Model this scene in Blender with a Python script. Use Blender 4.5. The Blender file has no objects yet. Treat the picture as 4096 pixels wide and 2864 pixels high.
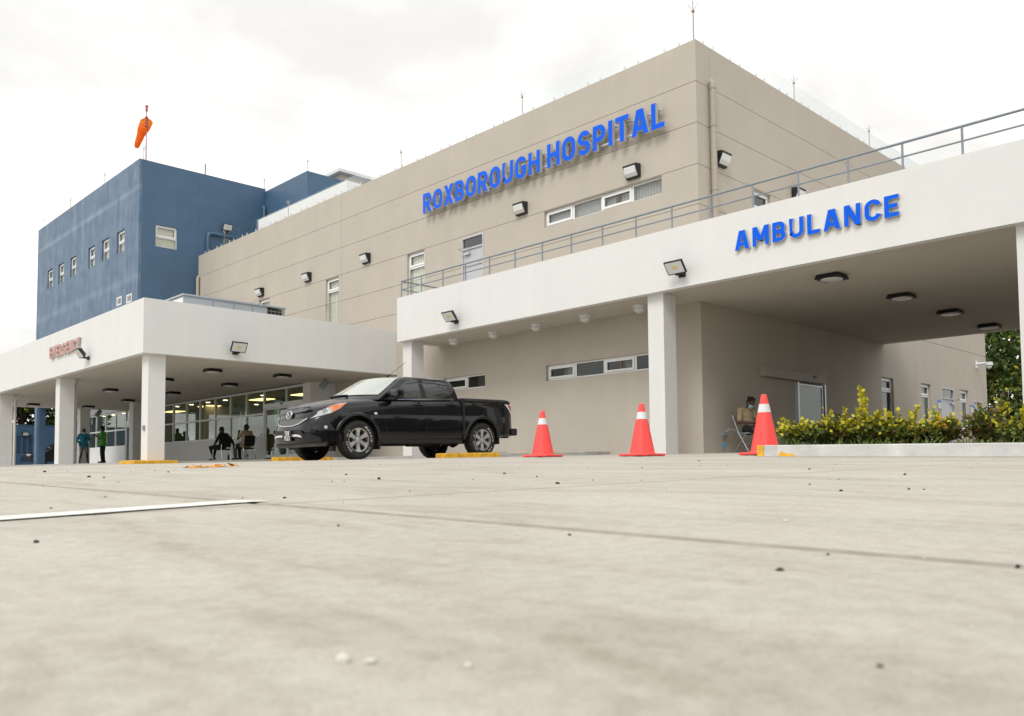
import bpy, bmesh, math, random
import numpy as np
from mathutils import Vector, Matrix
R = math.radians
sc = bpy.context.scene
COL = sc.collection
# ---------------------------------------------------------------- camera
# world: X runs into the depth along the ambulance side wall, Y runs along the name facade, Z up; the lens sits 13 cm above the lot
cam_d = bpy.data.cameras.new('camera'); cam = bpy.data.objects.new('camera', cam_d); COL.objects.link(cam)
yaw, pit, rol = -0.7699, -0.0537, -0.0088
def _rot():
    cy, sy, cp, sp, cr, sr = math.cos(yaw), math.sin(yaw), math.cos(pit), math.sin(pit), math.cos(rol), math.sin(rol)
    Ry = np.array([[cy, 0, sy], [0, 1, 0], [-sy, 0, cy]]); Rx = np.array([[1, 0, 0], [0, cp, -sp], [0, sp, cp]]); Rz = np.array([[cr, -sr, 0], [sr, cr, 0], [0, 0, 1]])
    return Rz @ Rx @ Ry
_M = _rot()
def _w(v): return Vector((v[0], v[2], -v[1]))
_r, _u, _f = _w(_M[0]), -_w(_M[1]), _w(_M[2])
cam.matrix_world = Matrix(((_r.x, _u.x, -_f.x, 0), (_r.y, _u.y, -_f.y, 0), (_r.z, _u.z, -_f.z, 0), (0, 0, 0, 1)))
cam_d.sensor_width = 36; cam_d.lens = 1.6511 * 18; cam_d.shift_y = 268.2 / 4096; cam_d.clip_start = .02; cam_d.clip_end = 2000
cam_d.dof.use_dof = True; cam_d.dof.focus_distance = 13; cam_d.dof.aperture_fstop = 8
sc.camera = cam
# ---------------------------------------------------------------- sky and sun: bright thin overcast, sun behind and to the left
SUN_EL, SUN_DIR = 48, Vector((-.93, -.37, 0)).normalized()
w = bpy.data.worlds.new('World'); sc.world = w; w.use_nodes = True
nt = w.node_tree; N = nt.nodes; L = nt.links; N.clear()
out = N.new('ShaderNodeOutputWorld'); bg = N.new('ShaderNodeBackground'); bg.inputs['Strength'].default_value = .1
sky = N.new('ShaderNodeTexSky'); sky.sky_type = 'NISHITA'; sky.sun_disc = False; sky.sun_elevation = R(SUN_EL); sky.sun_rotation = math.atan2(SUN_DIR.x, SUN_DIR.y)
sky.air_density = 1; sky.dust_density = 3; sky.ozone_density = 1
tc = N.new('ShaderNodeTexCoord'); sep = N.new('ShaderNodeSeparateXYZ'); L.new(tc.outputs['Generated'], sep.inputs[0])
def wm(op, a, b=None):
    n = N.new('ShaderNodeMath'); n.operation = op
    for i, v in enumerate((a, b)):
        if v is None: continue
        if isinstance(v, (int, float)): n.inputs[i].default_value = v
        else: L.new(v, n.inputs[i])
    return n.outputs[0]
zz = wm('ADD', wm('MAXIMUM', sep.outputs[2], 0), .28)
cmb = N.new('ShaderNodeCombineXYZ'); L.new(wm('DIVIDE', sep.outputs[0], zz), cmb.inputs[0]); L.new(wm('DIVIDE', sep.outputs[1], zz), cmb.inputs[1])
def wnoise(scale, detail, rough, off, dist=0.):
    mp = N.new('ShaderNodeMapping'); mp.inputs['Location'].default_value = off; L.new(cmb.outputs[0], mp.inputs[0])
    n = N.new('ShaderNodeTexNoise'); n.inputs['Scale'].default_value = scale; n.inputs['Detail'].default_value = detail; n.inputs['Roughness'].default_value = rough; n.inputs['Distortion'].default_value = dist
    L.new(mp.outputs[0], n.inputs['Vector']); return n.outputs['Fac']
def wramp(v, stops):
    r = N.new('ShaderNodeValToRGB'); e = r.color_ramp.elements
    while len(e) < len(stops): e.new(.5)
    for x, (p, c) in zip(e, stops): x.position = p; x.color = (*c, 1)
    L.new(v, r.inputs[0]); return r.outputs[0]
n1 = wnoise(1.5, 7, .55, (3.1, 1.7, 0), .25)
n2 = wnoise(.55, 3, .5, (7.3, .4, 2.0))
fac = wm('ADD', wm('MULTIPLY', n1, .6), wm('MULTIPLY', n2, .4))
cl = wramp(fac, ((.34, (.545, .535, .515)), (.44, (.605, .598, .58)), (.51, (.72, .715, .70)), (.60, (1.06, 1.06, 1.06))))
vm = N.new('ShaderNodeVectorMath'); vm.operation = 'SCALE'; L.new(cl, vm.inputs[0]); vm.inputs['Scale'].default_value = 10.6
gap = wnoise(1.1, 4, .5, (.3, 5.1, 3.0))
gapf = wramp(gap, ((.0, (0, 0, 0)), (.66, (.0, .0, .0)), (.76, (.35, .35, .35))))
mx = N.new('ShaderNodeMix'); mx.data_type = 'RGBA'; L.new(gapf, mx.inputs[0]); L.new(vm.outputs[0], mx.inputs[6]); L.new(sky.outputs[0], mx.inputs[7])
L.new(mx.outputs[2], bg.inputs[0]); L.new(bg.outputs[0], out.inputs[0])
sl = bpy.data.lights.new('sun', 'SUN'); sl.energy = 1.1; sl.angle = R(24); sl.color = (1, .965, .9)
so = bpy.data.objects.new('sun', sl); COL.objects.link(so)
so.rotation_euler = Vector((-SUN_DIR.x * math.cos(R(SUN_EL)), -SUN_DIR.y * math.cos(R(SUN_EL)), -math.sin(R(SUN_EL)))).to_track_quat('-Z', 'Y').to_euler()
so.location = (0, 0, 30)
vs = sc.view_settings; vs.view_transform = 'Standard'; vs.look = 'None'; vs.gamma = 1; vs.exposure = 0.55; vs.use_curve_mapping = False
sc.cycles.max_bounces = 8; sc.cycles.diffuse_bounces = 4; sc.cycles.transparent_max_bounces = 12; sc.cycles.sample_clamp_indirect = 6

# ---------------------------------------------------------------- helpers
class MB:
    """collects faces, builds one mesh"""
    def __init__(s): s.v = []; s.f = []; s.m = []; s.sm = []
    def add(s, vs, fs, m=0, sm=False):
        o = len(s.v); s.v.extend([tuple(q) for q in vs])
        for f in fs: s.f.append([i + o for i in f]); s.m.append(m); s.sm.append(sm)
    def quad(s, a, b, c, d, m=0): s.add([a, b, c, d], [(0, 1, 2, 3)], m)
    def box(s, x0, x1, y0, y1, z0, z1, m=0):
        s.add([(x0, y0, z0), (x1, y0, z0), (x1, y1, z0), (x0, y1, z0), (x0, y0, z1), (x1, y0, z1), (x1, y1, z1), (x0, y1, z1)],
              [(0, 3, 2, 1), (4, 5, 6, 7), (0, 1, 5, 4), (1, 2, 6, 5), (2, 3, 7, 6), (3, 0, 4, 7)], m)
    def obox(s, M, sx, sy, sz, m=0, bev=0.):
        """box centred in frame M with sizes; optional chamfer"""
        if bev <= 0:
            P = [M @ Vector((x * sx / 2, y * sy / 2, z * sz / 2)) for z in (-1, 1) for y in (-1, 1) for x in (-1, 1)]
            s.add(P, [(0, 2, 3, 1), (4, 5, 7, 6), (0, 1, 5, 4), (2, 6, 7, 3), (0, 4, 6, 2), (1, 3, 7, 5)], m); return
        bm = bmesh.new(); bmesh.ops.create_cube(bm, size=1)
        bmesh.ops.scale(bm, vec=(sx, sy, sz), verts=bm.verts)
        bmesh.ops.bevel(bm, geom=list(bm.edges), offset=bev, segments=2, affect='EDGES', profile=.6)
        bm.verts.index_update()
        s.add([M @ q.co for q in bm.verts], [[q.index for q in f.verts] for f in bm.faces], m, False); bm.free()
    def tube(s, pts, r, n=8, m=0, cap=True, sm=True):
        pts = [Vector(p) for p in pts]; rr = r if isinstance(r, (list, tuple)) else [r] * len(pts)
        vs = []; up = None
        for i, p in enumerate(pts):
            d = (pts[min(i + 1, len(pts) - 1)] - pts[max(i - 1, 0)])
            d = d.normalized() if d.length > 1e-9 else Vector((0, 0, 1))
            if up is None or abs(up.dot(d)) > .98: up = Vector((0, 0, 1)) if abs(d.z) < .9 else Vector((1, 0, 0))
            a = d.cross(up).normalized(); b = a.cross(d).normalized(); up = b
            vs += [p + (a * math.cos(2 * math.pi * k / n) + b * math.sin(2 * math.pi * k / n)) * rr[i] for k in range(n)]
        fs = [(i * n + k, i * n + (k + 1) % n, (i + 1) * n + (k + 1) % n, (i + 1) * n + k) for i in range(len(pts) - 1) for k in range(n)]
        s.add(vs, fs, m, sm)
        if cap: s.add(vs[:n], [tuple(range(n))], m); s.add(vs[-n:], [tuple(range(n - 1, -1, -1))], m)
    def lathe(s, prof, M=Matrix(), n=24, m=0, sm=True, mats=None):
        """prof = [(r, h)]; turns about local z"""
        vs = [M @ Vector((r * math.cos(2 * math.pi * k / n), r * math.sin(2 * math.pi * k / n), h)) for r, h in prof for k in range(n)]
        for i in range(len(prof) - 1):
            s.add(vs[i * n:(i + 2) * n], [(k, (k + 1) % n, n + (k + 1) % n, n + k) for k in range(n)], mats[i] if mats else m, sm)
    def loft(s, rings, m=0, sm=True, close=False):
        n = len(rings[0]); vs = [p for r in rings for p in r]
        K = n if close else n - 1
        s.add(vs, [(i * n + k, i * n + (k + 1) % n, (i + 1) * n + (k + 1) % n, (i + 1) * n + k) for i in range(len(rings) - 1) for k in range(K)], m, sm)
    def build(s, name, mats, parent=None, org=None, merge=False, smooth_angle=None):
        me = bpy.data.meshes.new(name)
        o0 = Vector(org) if org is not None else (parent_org(parent) if parent is not None else Vector((0, 0, 0)))
        me.from_pydata([(x - o0.x, y - o0.y, z - o0.z) for x, y, z in s.v], [], s.f)
        mats = mats if isinstance(mats, (list, tuple)) else [mats]
        for q in mats: me.materials.append(q)
        me.polygons.foreach_set('material_index', s.m); me.polygons.foreach_set('use_smooth', s.sm)
        if merge:
            bm = bmesh.new(); bm.from_mesh(me); bmesh.ops.remove_doubles(bm, verts=bm.verts, dist=1e-4); bmesh.ops.recalc_face_normals(bm, faces=bm.faces); bm.to_mesh(me); bm.free()
        me.update()
        if smooth_angle: me.set_sharp_from_angle(angle=smooth_angle)
        o = bpy.data.objects.new(name, me); COL.objects.link(o)
        if parent is not None: o.parent = parent
        elif org is not None: o.location = o0
        return o
ORG = {}
def parent_org(p):
    return ORG.get(p.name, Vector((0, 0, 0)))
def child_origin(o, p): ORG[o.name] = parent_org(p)
def tag(o, label=None, cat=None, group=None, kind=None):
    for k, v in (('label', label), ('category', cat), ('group', group), ('kind', kind)):
        if v: o[k] = v
    return o
def thing(name, label, cat, loc=(0, 0, 0), group=None):
    """an Empty at the thing's base; parts are given in world coordinates"""
    o = bpy.data.objects.new(name, None); COL.objects.link(o); o.location = loc; o.empty_display_size = .2
    ORG[o.name] = Vector(loc); return tag(o, label, cat, group)
def local_thing(name, label, cat, loc, rotz=0, group=None):
    """an Empty whose parts are given in its own frame"""
    o = bpy.data.objects.new(name, None); COL.objects.link(o); o.location = loc; o.rotation_euler = (0, 0, rotz); o.empty_display_size = .2
    ORG[o.name] = Vector((0, 0, 0)); return tag(o, label, cat, group)
def dup(root, loc, rotz=None, label=None):
    r = root.copy(); COL.objects.link(r); r.location = loc
    if rotz is not None: r.rotation_euler = (0, 0, rotz)
    if label: r['label'] = label
    for ch in list(root.children):
        c = ch.copy(); COL.objects.link(c); c.parent = r
        for g in ch.children:
            d = g.copy(); COL.objects.link(d); d.parent = c
    return r
def frame(o, x, y, z):
    """matrix from origin and three axes"""
    x, y, z = Vector(x), Vector(y), Vector(z)
    return Matrix(((x.x, y.x, z.x, o[0]), (x.y, y.y, z.y, o[1]), (x.z, y.z, z.z, o[2]), (0, 0, 0, 1)))

# ---------------------------------------------------------------- materials
def mat(name, col, rough=.7, metal=0., spec=.5, var=0., vscale=3., bump=0., bscale=60., streak=0., coat=0., emit=None, emit_s=0., dark=None, sheen=0.):
    m = bpy.data.materials.new(name); m.use_nodes = True; n = m.node_tree.nodes; l = m.node_tree.links
    b = n['Principled BSDF']; b.inputs['Base Color'].default_value = (*col, 1); b.inputs['Roughness'].default_value = rough; b.inputs['Metallic'].default_value = metal
    b.inputs['Specular IOR Level'].default_value = spec; b.inputs['Coat Weight'].default_value = coat; b.inputs['Coat Roughness'].default_value = .04
    if sheen: b.inputs['Sheen Weight'].default_value = sheen
    if emit: b.inputs['Emission Color'].default_value = (*emit, 1); b.inputs['Emission Strength'].default_value = emit_s
    if var or bump or streak:
        t = n.new('ShaderNodeTexCoord'); co = t.outputs['Object']
        cur = None
        def noise(scale, detail, mp=None, rough_=.6):
            q = n.new('ShaderNodeTexNoise'); q.inputs['Scale'].default_value = scale; q.inputs['Detail'].default_value = detail; q.inputs['Roughness'].default_value = rough_
            if mp:
                k = n.new('ShaderNodeMapping'); k.inputs['Scale'].default_value = mp; l.new(co, k.inputs[0]); l.new(k.outputs[0], q.inputs['Vector'])
            else: l.new(co, q.inputs['Vector'])
            return q.outputs['Fac']
        dk = dark or tuple(c * (1 - var) for c in col); lt = tuple(min(1, c * (1 + var * .6)) for c in col)
        if var:
            r = n.new('ShaderNodeValToRGB'); r.color_ramp.elements[0].position = .3; r.color_ramp.elements[1].position = .7
            r.color_ramp.elements[0].color = (*dk, 1); r.color_ramp.elements[1].color = (*lt, 1)
            l.new(noise(vscale, 6), r.inputs[0]); cur = r.outputs[0]
        if streak:
            k = n.new('ShaderNodeMix'); k.data_type = 'RGBA'; k.blend_type = 'MULTIPLY'
            rr = n.new('ShaderNodeValToRGB'); rr.color_ramp.elements[0].position = .35; rr.color_ramp.elements[1].position = .62
            rr.color_ramp.elements[0].color = (1 - streak, 1 - streak, 1 - streak * .95, 1); rr.color_ramp.elements[1].color = (1, 1, 1, 1)
            l.new(noise(1.0, 5, (3.0, 3.0, .22)), rr.inputs[0]); k.inputs[0].default_value = 1
            if cur: l.new(cur, k.inputs[6])
            else: k.inputs[6].default_value = (*col, 1)
            l.new(rr.outputs[0], k.inputs[7]); cur = k.outputs[2]
        if cur: l.new(cur, b.inputs['Base Color'])
        if bump:
            bp = n.new('ShaderNodeBump'); bp.inputs['Strength'].default_value = bump; bp.inputs['Distance'].default_value = .01
            l.new(noise(bscale, 4), bp.inputs['Height']); l.new(bp.outputs[0], b.inputs['Normal'])
    return m
M_ = {}
def Mt(k, *a, **kw): M_[k] = mat(k, *a, **kw); return M_[k]
Mt('beige stucco', (.505, .46, .40), .85, spec=.25, var=.05, vscale=.8, bump=.35, bscale=45, streak=.025)
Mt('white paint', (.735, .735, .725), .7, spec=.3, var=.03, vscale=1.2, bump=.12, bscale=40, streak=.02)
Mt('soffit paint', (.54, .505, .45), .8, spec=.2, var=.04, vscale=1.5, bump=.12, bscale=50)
Mt('joint', (.16, .13, .10), .9)
Mt('window white', (.82, .83, .84), .35, spec=.5, var=.02)
Mt('grey steel paint', (.24, .28, .32), .45, var=.12, vscale=5)
Mt('door grey', (.50, .50, .54), .5, var=.03)
Mt('black metal', (.014, .014, .015), .45, var=.2, vscale=8)
Mt('black plastic', (.018, .018, .019), .5)
Mt('chrome', (.75, .76, .78), .12, metal=1)
Mt('galvanised', (.52, .54, .55), .4, metal=.8)
Mt('stainless', (.62, .62, .61), .3, metal=1)
Mt('lens', (.72, .74, .75), .15, spec=.6)
Mt('led', (.75, .62, .25), .4)
Mt('letter blue', (.001, .112, .78), .3, spec=.16)
Mt('letter red', (.55, .19, .15), .35, spec=.8)
Mt('letter return', (.50, .49, .47), .5)
Mt('yellow paint', (.80, .43, .012), .6, var=.25, vscale=9, dark=(.42, .24, .03), bump=.2)
Mt('kerb concrete', (.46, .455, .44), .9, var=.3, vscale=3.5, bump=.4, bscale=30)
Mt('pipe beige', (.40, .36, .30), .6, var=.05)
Mt('pipe white', (.62, .60, .56), .6, var=.05)
Mt('pipe blue', (.06, .12, .20), .5)
Mt('blind', (.80, .78, .66), .8, var=.04)
Mt('sky sheen backing', (.42, .415, .40), .8)
Mt('curtain', (.72, .70, .56), .9, var=.15, vscale=12)
Mt('ac metal', (.42, .47, .52), .4, metal=.3, var=.08, vscale=2)
Mt('cream wall', (.55, .54, .47), .8, var=.05)
Mt('teal paint', (.10, .30, .36), .6)
Mt('tan wood', (.34, .22, .10), .5, var=.15, vscale=6)
Mt('lamp warm', (.9, .8, .5), .5, emit=(1, .72, .32), emit_s=3.2)
Mt('lamp disc', (.9, .85, .7), .5, emit=(1, .80, .48), emit_s=9)
Mt('stem', (.13, .09, .06), .9)
def glass(name, tint=(.75, .82, .78), refl=1.0, trans=.62):
    m = bpy.data.materials.new(name); m.use_nodes = True; n = m.node_tree.nodes; l = m.node_tree.links; n.clear()
    o = n.new('ShaderNodeOutputMaterial'); g = n.new('ShaderNodeBsdfGlossy'); g.inputs['Roughness'].default_value = .015; g.inputs['Color'].default_value = (.95 * refl, .97 * refl, .96 * refl, 1)
    t = n.new('ShaderNodeBsdfTransparent'); t.inputs['Color'].default_value = (tint[0] * trans, tint[1] * trans, tint[2] * trans, 1)
    lw = n.new('ShaderNodeLayerWeight'); lw.inputs['Blend'].default_value = .5
    p5 = n.new('ShaderNodeMath'); p5.operation = 'POWER'; l.new(lw.outputs['Facing'], p5.inputs[0]); p5.inputs[1].default_value = 4.2
    mm = n.new('ShaderNodeMath'); mm.operation = 'MULTIPLY_ADD'; l.new(p5.outputs[0], mm.inputs[0]); mm.inputs[1].default_value = .88; mm.inputs[2].default_value = .05
    x = n.new('ShaderNodeMixShader'); l.new(mm.outputs[0], x.inputs[0]); l.new(t.outputs[0], x.inputs[1]); l.new(g.outputs[0], x.inputs[2]); l.new(x.outputs[0], o.inputs[0])
    M_[name] = m; return m
glass('window glass', (.86, .90, .88), 1., .84); glass('clear glass', (.985, .997, .992), .8, .99); glass('storefront glass', (.86, .93, .88), 1., .84)
def blue_wall_mat():
    """dark blue masonry paint with chalky bloom along the slab lines, old runs and a painted sky-glare veil"""
    m = mat('blue stucco', (.052, .115, .205), .5, spec=.55, var=.1, vscale=1.1, bump=.25, bscale=35); M_['blue stucco'] = m
    n = m.node_tree.nodes; l = m.node_tree.links; b = n['Principled BSDF']
    src = b.inputs['Base Color'].links[0].from_socket
    t = n.new('ShaderNodeTexCoord'); s = n.new('ShaderNodeSeparateXYZ'); l.new(t.outputs['Object'], s.inputs[0])
    def mm(op, a, b_=None):
        q = n.new('ShaderNodeMath'); q.operation = op
        for i, v in enumerate((a, b_)):
            if v is None: continue
            if isinstance(v, (int, float)): q.inputs[i].default_value = v
            else: l.new(v, q.inputs[i])
        return q.outputs[0]
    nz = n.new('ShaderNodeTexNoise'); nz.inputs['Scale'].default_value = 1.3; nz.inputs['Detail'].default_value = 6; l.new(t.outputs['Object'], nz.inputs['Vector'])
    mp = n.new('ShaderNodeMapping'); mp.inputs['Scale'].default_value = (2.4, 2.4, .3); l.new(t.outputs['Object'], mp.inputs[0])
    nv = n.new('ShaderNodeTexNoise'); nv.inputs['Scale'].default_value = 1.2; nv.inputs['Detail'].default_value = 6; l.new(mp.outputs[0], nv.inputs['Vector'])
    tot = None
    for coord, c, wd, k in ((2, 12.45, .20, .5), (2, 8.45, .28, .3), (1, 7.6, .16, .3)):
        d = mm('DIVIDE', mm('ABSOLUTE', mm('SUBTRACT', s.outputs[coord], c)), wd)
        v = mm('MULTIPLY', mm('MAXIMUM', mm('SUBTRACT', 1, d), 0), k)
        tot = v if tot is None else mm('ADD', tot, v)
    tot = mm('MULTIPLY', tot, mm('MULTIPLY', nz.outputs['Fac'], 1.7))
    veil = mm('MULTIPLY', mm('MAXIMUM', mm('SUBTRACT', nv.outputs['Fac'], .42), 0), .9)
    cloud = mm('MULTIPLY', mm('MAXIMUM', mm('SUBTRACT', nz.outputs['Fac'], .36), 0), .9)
    left = mm('LESS_THAN', s.outputs[0], .12)   # left wall: chalk marks, plus a pale veil painted for its sky glare
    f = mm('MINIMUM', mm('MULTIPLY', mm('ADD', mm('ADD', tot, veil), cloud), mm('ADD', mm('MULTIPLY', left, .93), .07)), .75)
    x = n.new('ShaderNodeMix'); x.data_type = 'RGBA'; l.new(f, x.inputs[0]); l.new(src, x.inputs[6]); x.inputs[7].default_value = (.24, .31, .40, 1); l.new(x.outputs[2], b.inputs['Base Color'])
    return m
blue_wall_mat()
def concrete_mat():
    """sun-bleached poured slab: broad cloudy tone, trowel smears, mud drag marks, fine grit"""
    m = bpy.data.materials.new('lot concrete'); m.use_nodes = True; n = m.node_tree.nodes; l = m.node_tree.links; b = n['Principled BSDF']
    b.inputs['Roughness'].default_value = .8; b.inputs['Specular IOR Level'].default_value = .3
    t = n.new('ShaderNodeTexCoord'); co = t.outputs['Object']
    def nz(scale, detail, mp=(1, 1, 1), rot=0., dist=0., ro=.6):
        k = n.new('ShaderNodeMapping'); k.inputs['Scale'].default_value = mp; k.inputs['Rotation'].default_value = (0, 0, rot); l.new(co, k.inputs[0])
        q = n.new('ShaderNodeTexNoise'); q.inputs['Scale'].default_value = scale; q.inputs['Detail'].default_value = detail; q.inputs['Distortion'].default_value = dist; q.inputs['Roughness'].default_value = ro
        l.new(k.outputs[0], q.inputs['Vector']); return q.outputs['Fac']
    def ramp(v, stops):
        r = n.new('ShaderNodeValToRGB'); e = r.color_ramp.elements
        while len(e) < len(stops): e.new(.5)
        for x, (p, c) in zip(e, stops): x.position = p; x.color = (*c, 1)
        l.new(v, r.inputs[0]); return r.outputs[0]
    def mul(a, b_):
        k = n.new('ShaderNodeMix'); k.data_type = 'RGBA'; k.blend_type = 'MULTIPLY'; k.inputs[0].default_value = 1; l.new(a, k.inputs[6]); l.new(b_, k.inputs[7]); return k.outputs[2]
    c = ramp(nz(.6, 5), ((.3, (.45, .425, .372)), (.7, (.515, .49, .435))))
    c = mul(c, ramp(nz(3.0, 8, (1, .28, 1), R(-50), .6), ((.36, (.87, .855, .83)), (.5, (.98, .98, .975)), (.7, (1.06, 1.06, 1.06)))))
    c = mul(c, ramp(nz(9.0, 6, (1, .3, 1), R(-62), .9), ((.33, (.88, .86, .83)), (.47, (1, 1, 1)), (.72, (1.04, 1.04, 1.05)))))
    c = mul(c, ramp(nz(40, 5), ((.3, (.86, .85, .83)), (.6, (1.02, 1.02, 1.02)))))
    c = mul(c, ramp(nz(230, 3), ((.25, (.82, .81, .79)), (.5, (1, 1, 1)), (.75, (1.08, 1.08, 1.07)))))
    l.new(c, b.inputs['Base Color'])
    bp = n.new('ShaderNodeBump'); bp.inputs['Strength'].default_value = .35; bp.inputs['Distance'].default_value = .004
    l.new(nz(160, 5), bp.inputs['Height']); l.new(bp.outputs[0], b.inputs['Normal'])
    M_['lot concrete'] = m
concrete_mat()
Mt('slab edge', (.31, .28, .24), .95, var=.2, vscale=14)
Mt('joint dirt', (.17, .15, .125), .95, var=.2, vscale=20)
Mt('line paint', (.80, .79, .76), .7, var=.10, vscale=14, dark=(.62, .60, .55))
Mt('walk concrete', (.42, .41, .385), .9, var=.15, vscale=2, bump=.3)
Mt('soil', (.10, .08, .05), .95, var=.3, vscale=6)
Mt('far ground', (.25, .24, .19), .95, var=.2, vscale=.3)
# ---------------------------------------------------------------- the ground
def gz(b, a):
    b = max(-25, min(b, 40)); a2 = max(-25, a)
    return -.13 + .0201 * b + .018 * min(a2, 5.3) + .0104 * (min(max(a2, 5.3), 13.7) - 5.3) + .003 * max(0, min(a2, 80) - 13.7)
def sheet(xs, ys, dz):
    mb = MB(); n = len(ys)
    mb.add([(x, y, gz(x, y) + dz) for x in xs for y in ys], [(i * n + j, (i + 1) * n + j, (i + 1) * n + j + 1, i * n + j + 1) for i in range(len(xs) - 1) for j in range(n - 1)])
    return mb
ground = sheet([-600, -25, 15, 40, 90, 600], [-600, -25, 5.3, 13.7, 80, 120, 600], -.035).build('ground', M_['far ground']); tag(ground, 'bare earth carrying the concrete lot out to the horizon', kind='structure')
lot = sheet([-14, -9, -4, 1, 6, 11, 15, 28, 40], [-12, -6, 1.87, 5.3, 9.5, 13.7, 22, 40, 66], -.006).build('parking_lot', M_['joint dirt']); tag(lot, 'pale poured concrete lot laid in large slabs with dirty joints', kind='structure')
bj = [-7.0, -3.0, 1.0, 5.2, 9.4, 13.6, 17.8]; aj = [-10.3, -6.2, -2.1, 1.87, 5.3, 9.5, 13.7, 18.2, 22.5, 27, 31.5, 36, 40.5, 45, 50, 55, 61]
for i in range(len(bj) - 1):
    for j in range(len(aj) - 1):
        x0, x1, y0, y1 = bj[i], bj[i + 1], aj[j], aj[j + 1]
        if x0 > 6 and y0 > 21: x1 = min(x1, 10.5)
        if x0 >= 9.4 and y0 > 21: continue
        mb = MB(); rnd = random.Random(i * 31 + j); e = .0035; t = rnd.uniform(-.0006, .0006)
        ex, ey = (.016, .007); X0, X1, Y0, Y1 = x0 + e, x1 - e, y0 + e, y1 - e
        rng_ = lambda k, d: [(X0 + k * ex, Y0 + k * ey, d), (X1 - k * ex, Y0 + k * ey, d), (X1 - k * ex, Y1 - k * ey, d), (X0 + k * ex, Y1 - k * ey, d)]
        V_ = [(x, y, gz(x, y) + t + d) for x, y, d in rng_(1, 0) + rng_(0, -.0035) + rng_(0, -.03)]
        mb.add(V_, [(0, 1, 2, 3)]); mb.add(V_, [(i + 4 * k, i + 4 * k + 4, (i + 1) % 4 + 4 * k + 4, (i + 1) % 4 + 4 * k) for k in (0, 1) for i in range(4)], 1)
        mb.build('concrete_slab', [M_['lot concrete'], M_['slab edge']], lot)
mb = MB()   # parking bay line, brushed on beside the joint
P = [(.05, 1.755), (1.0, 1.955), (1.05, 1.965), (1.03, 2.0), (1.0, 2.065), (.06, 1.86)]
P2 = [(-2.2, 1.30), (.05, 1.755), (.06, 1.86), (-2.2, 1.40)]
for q in (P, P2): mb.add([(x, y, gz(x, y) + .0035) for x, y in q], [tuple(range(len(q)))])
tag(mb.build('parking_line', M_['line paint']), 'worn white parking bay line painted on the lot', kind='structure')
mb = MB()
mb.add([(x, y, gz(x, y) + .004) for x, y in ((8.42, 4.95), (8.40, 2.0), (8.36, -2), (8.58, -2), (8.585, 4.95))], [(0, 1, 2, 3, 4)])
tag(mb.build('mortar_strip', M_['line paint']), 'pale mortar strip smeared along the foot of the planter kerb', kind='structure')
def ef(b, a): return .30 + .024 * (b - 8.4) + .0045 * (a - 22.5)
mb = MB()
c = [(8.38, 22.5), (15.62, 22.5), (15.62, 53.5), (8.38, 53.5)]
mb.add([(x, y, ef(x, y)) for x, y in c] + [(x, y, -.3) for x, y in c], [(0, 1, 2, 3), (0, 4, 5, 1), (1, 5, 6, 2), (2, 6, 7, 3), (3, 7, 4, 0)])
tag(mb.build('walkway', M_['walk concrete']), 'raised concrete walkway under the emergency canopy', kind='structure')
mb = MB(); mb.box(15.0, 16.62, 13.6, 22.49, .1, .455); mb.box(13.9, 15.0, 21.9, 22.49, .1, .45)
tag(mb.build('sidewalk', M_['walk concrete']), 'narrow raised sidewalk at the foot of the beige facade', kind='structure')

# ---------------------------------------------------------------- building helpers
def pt(ax, c, u, v, d=0.): return (c + d, u, v) if ax == 'x' else (u, c + d, v)
def ubox(mb, ax, c, u0, u1, v0, v1, d0, d1, m=0):
    if ax == 'x': mb.box(c + d0, c + d1, u0, u1, v0, v1, m)
    else: mb.box(u0, u1, c + d0, c + d1, v0, v1, m)
def panel(mb, ax, c, u0, u1, v0, v1, holes=(), reveal=.16, edge=.02, g=.006, m=0, corner=False):
    """a wall panel with a small open joint all round and real openings"""
    U0, U1, V0, V1 = u0 + g, u1 - g, v0 + g, v1 - g
    hs = [(max(a, U0), min(b, U1), max(p, V0), min(q, V1), a, b, p, q) for a, b, p, q in holes if a < U1 and b > U0 and p < V1 and q > V0]
    us = sorted({U0, U1, *[h[0] for h in hs], *[h[1] for h in hs]}); vv = sorted({V0, V1, *[h[2] for h in hs], *[h[3] for h in hs]})
    for i in range(len(us) - 1):
        for j in range(len(vv) - 1):
            cu, cv = (us[i] + us[i + 1]) / 2, (vv[j] + vv[j + 1]) / 2
            if any(h[0] < cu < h[1] and h[2] < cv < h[3] for h in hs): continue
            mb.quad(pt(ax, c, us[i], vv[j]), pt(ax, c, us[i + 1], vv[j]), pt(ax, c, us[i + 1], vv[j + 1]), pt(ax, c, us[i], vv[j + 1]), m)
    for a, b in (((U0, V0), (U1, V0)), ((U1, V0), (U1, V1)), ((U1, V1), (U0, V1)), ((U0, V1), (U0, V0)))[:3 if corner else 4]:
        mb.quad(pt(ax, c, *a), pt(ax, c, *b), pt(ax, c, *b, edge), pt(ax, c, *a, edge), m)
    for h in hs:
        a, b, p, q, A, B, P_, Q = h
        if b - a < 1e-6: continue
        segs = []
        if A >= U0: segs.append(((a, p), (a, q)))
        if B <= U1: segs.append(((b, p), (b, q)))
        if P_ >= V0: segs.append(((a, p), (b, p)))
        if Q <= V1 + g * 2: segs.append(((a, q), (b, q)))
        for s, t in segs: mb.quad(pt(ax, c, *s), pt(ax, c, *t), pt(ax, c, *t, reveal), pt(ax, c, *s, reveal), m)
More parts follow.
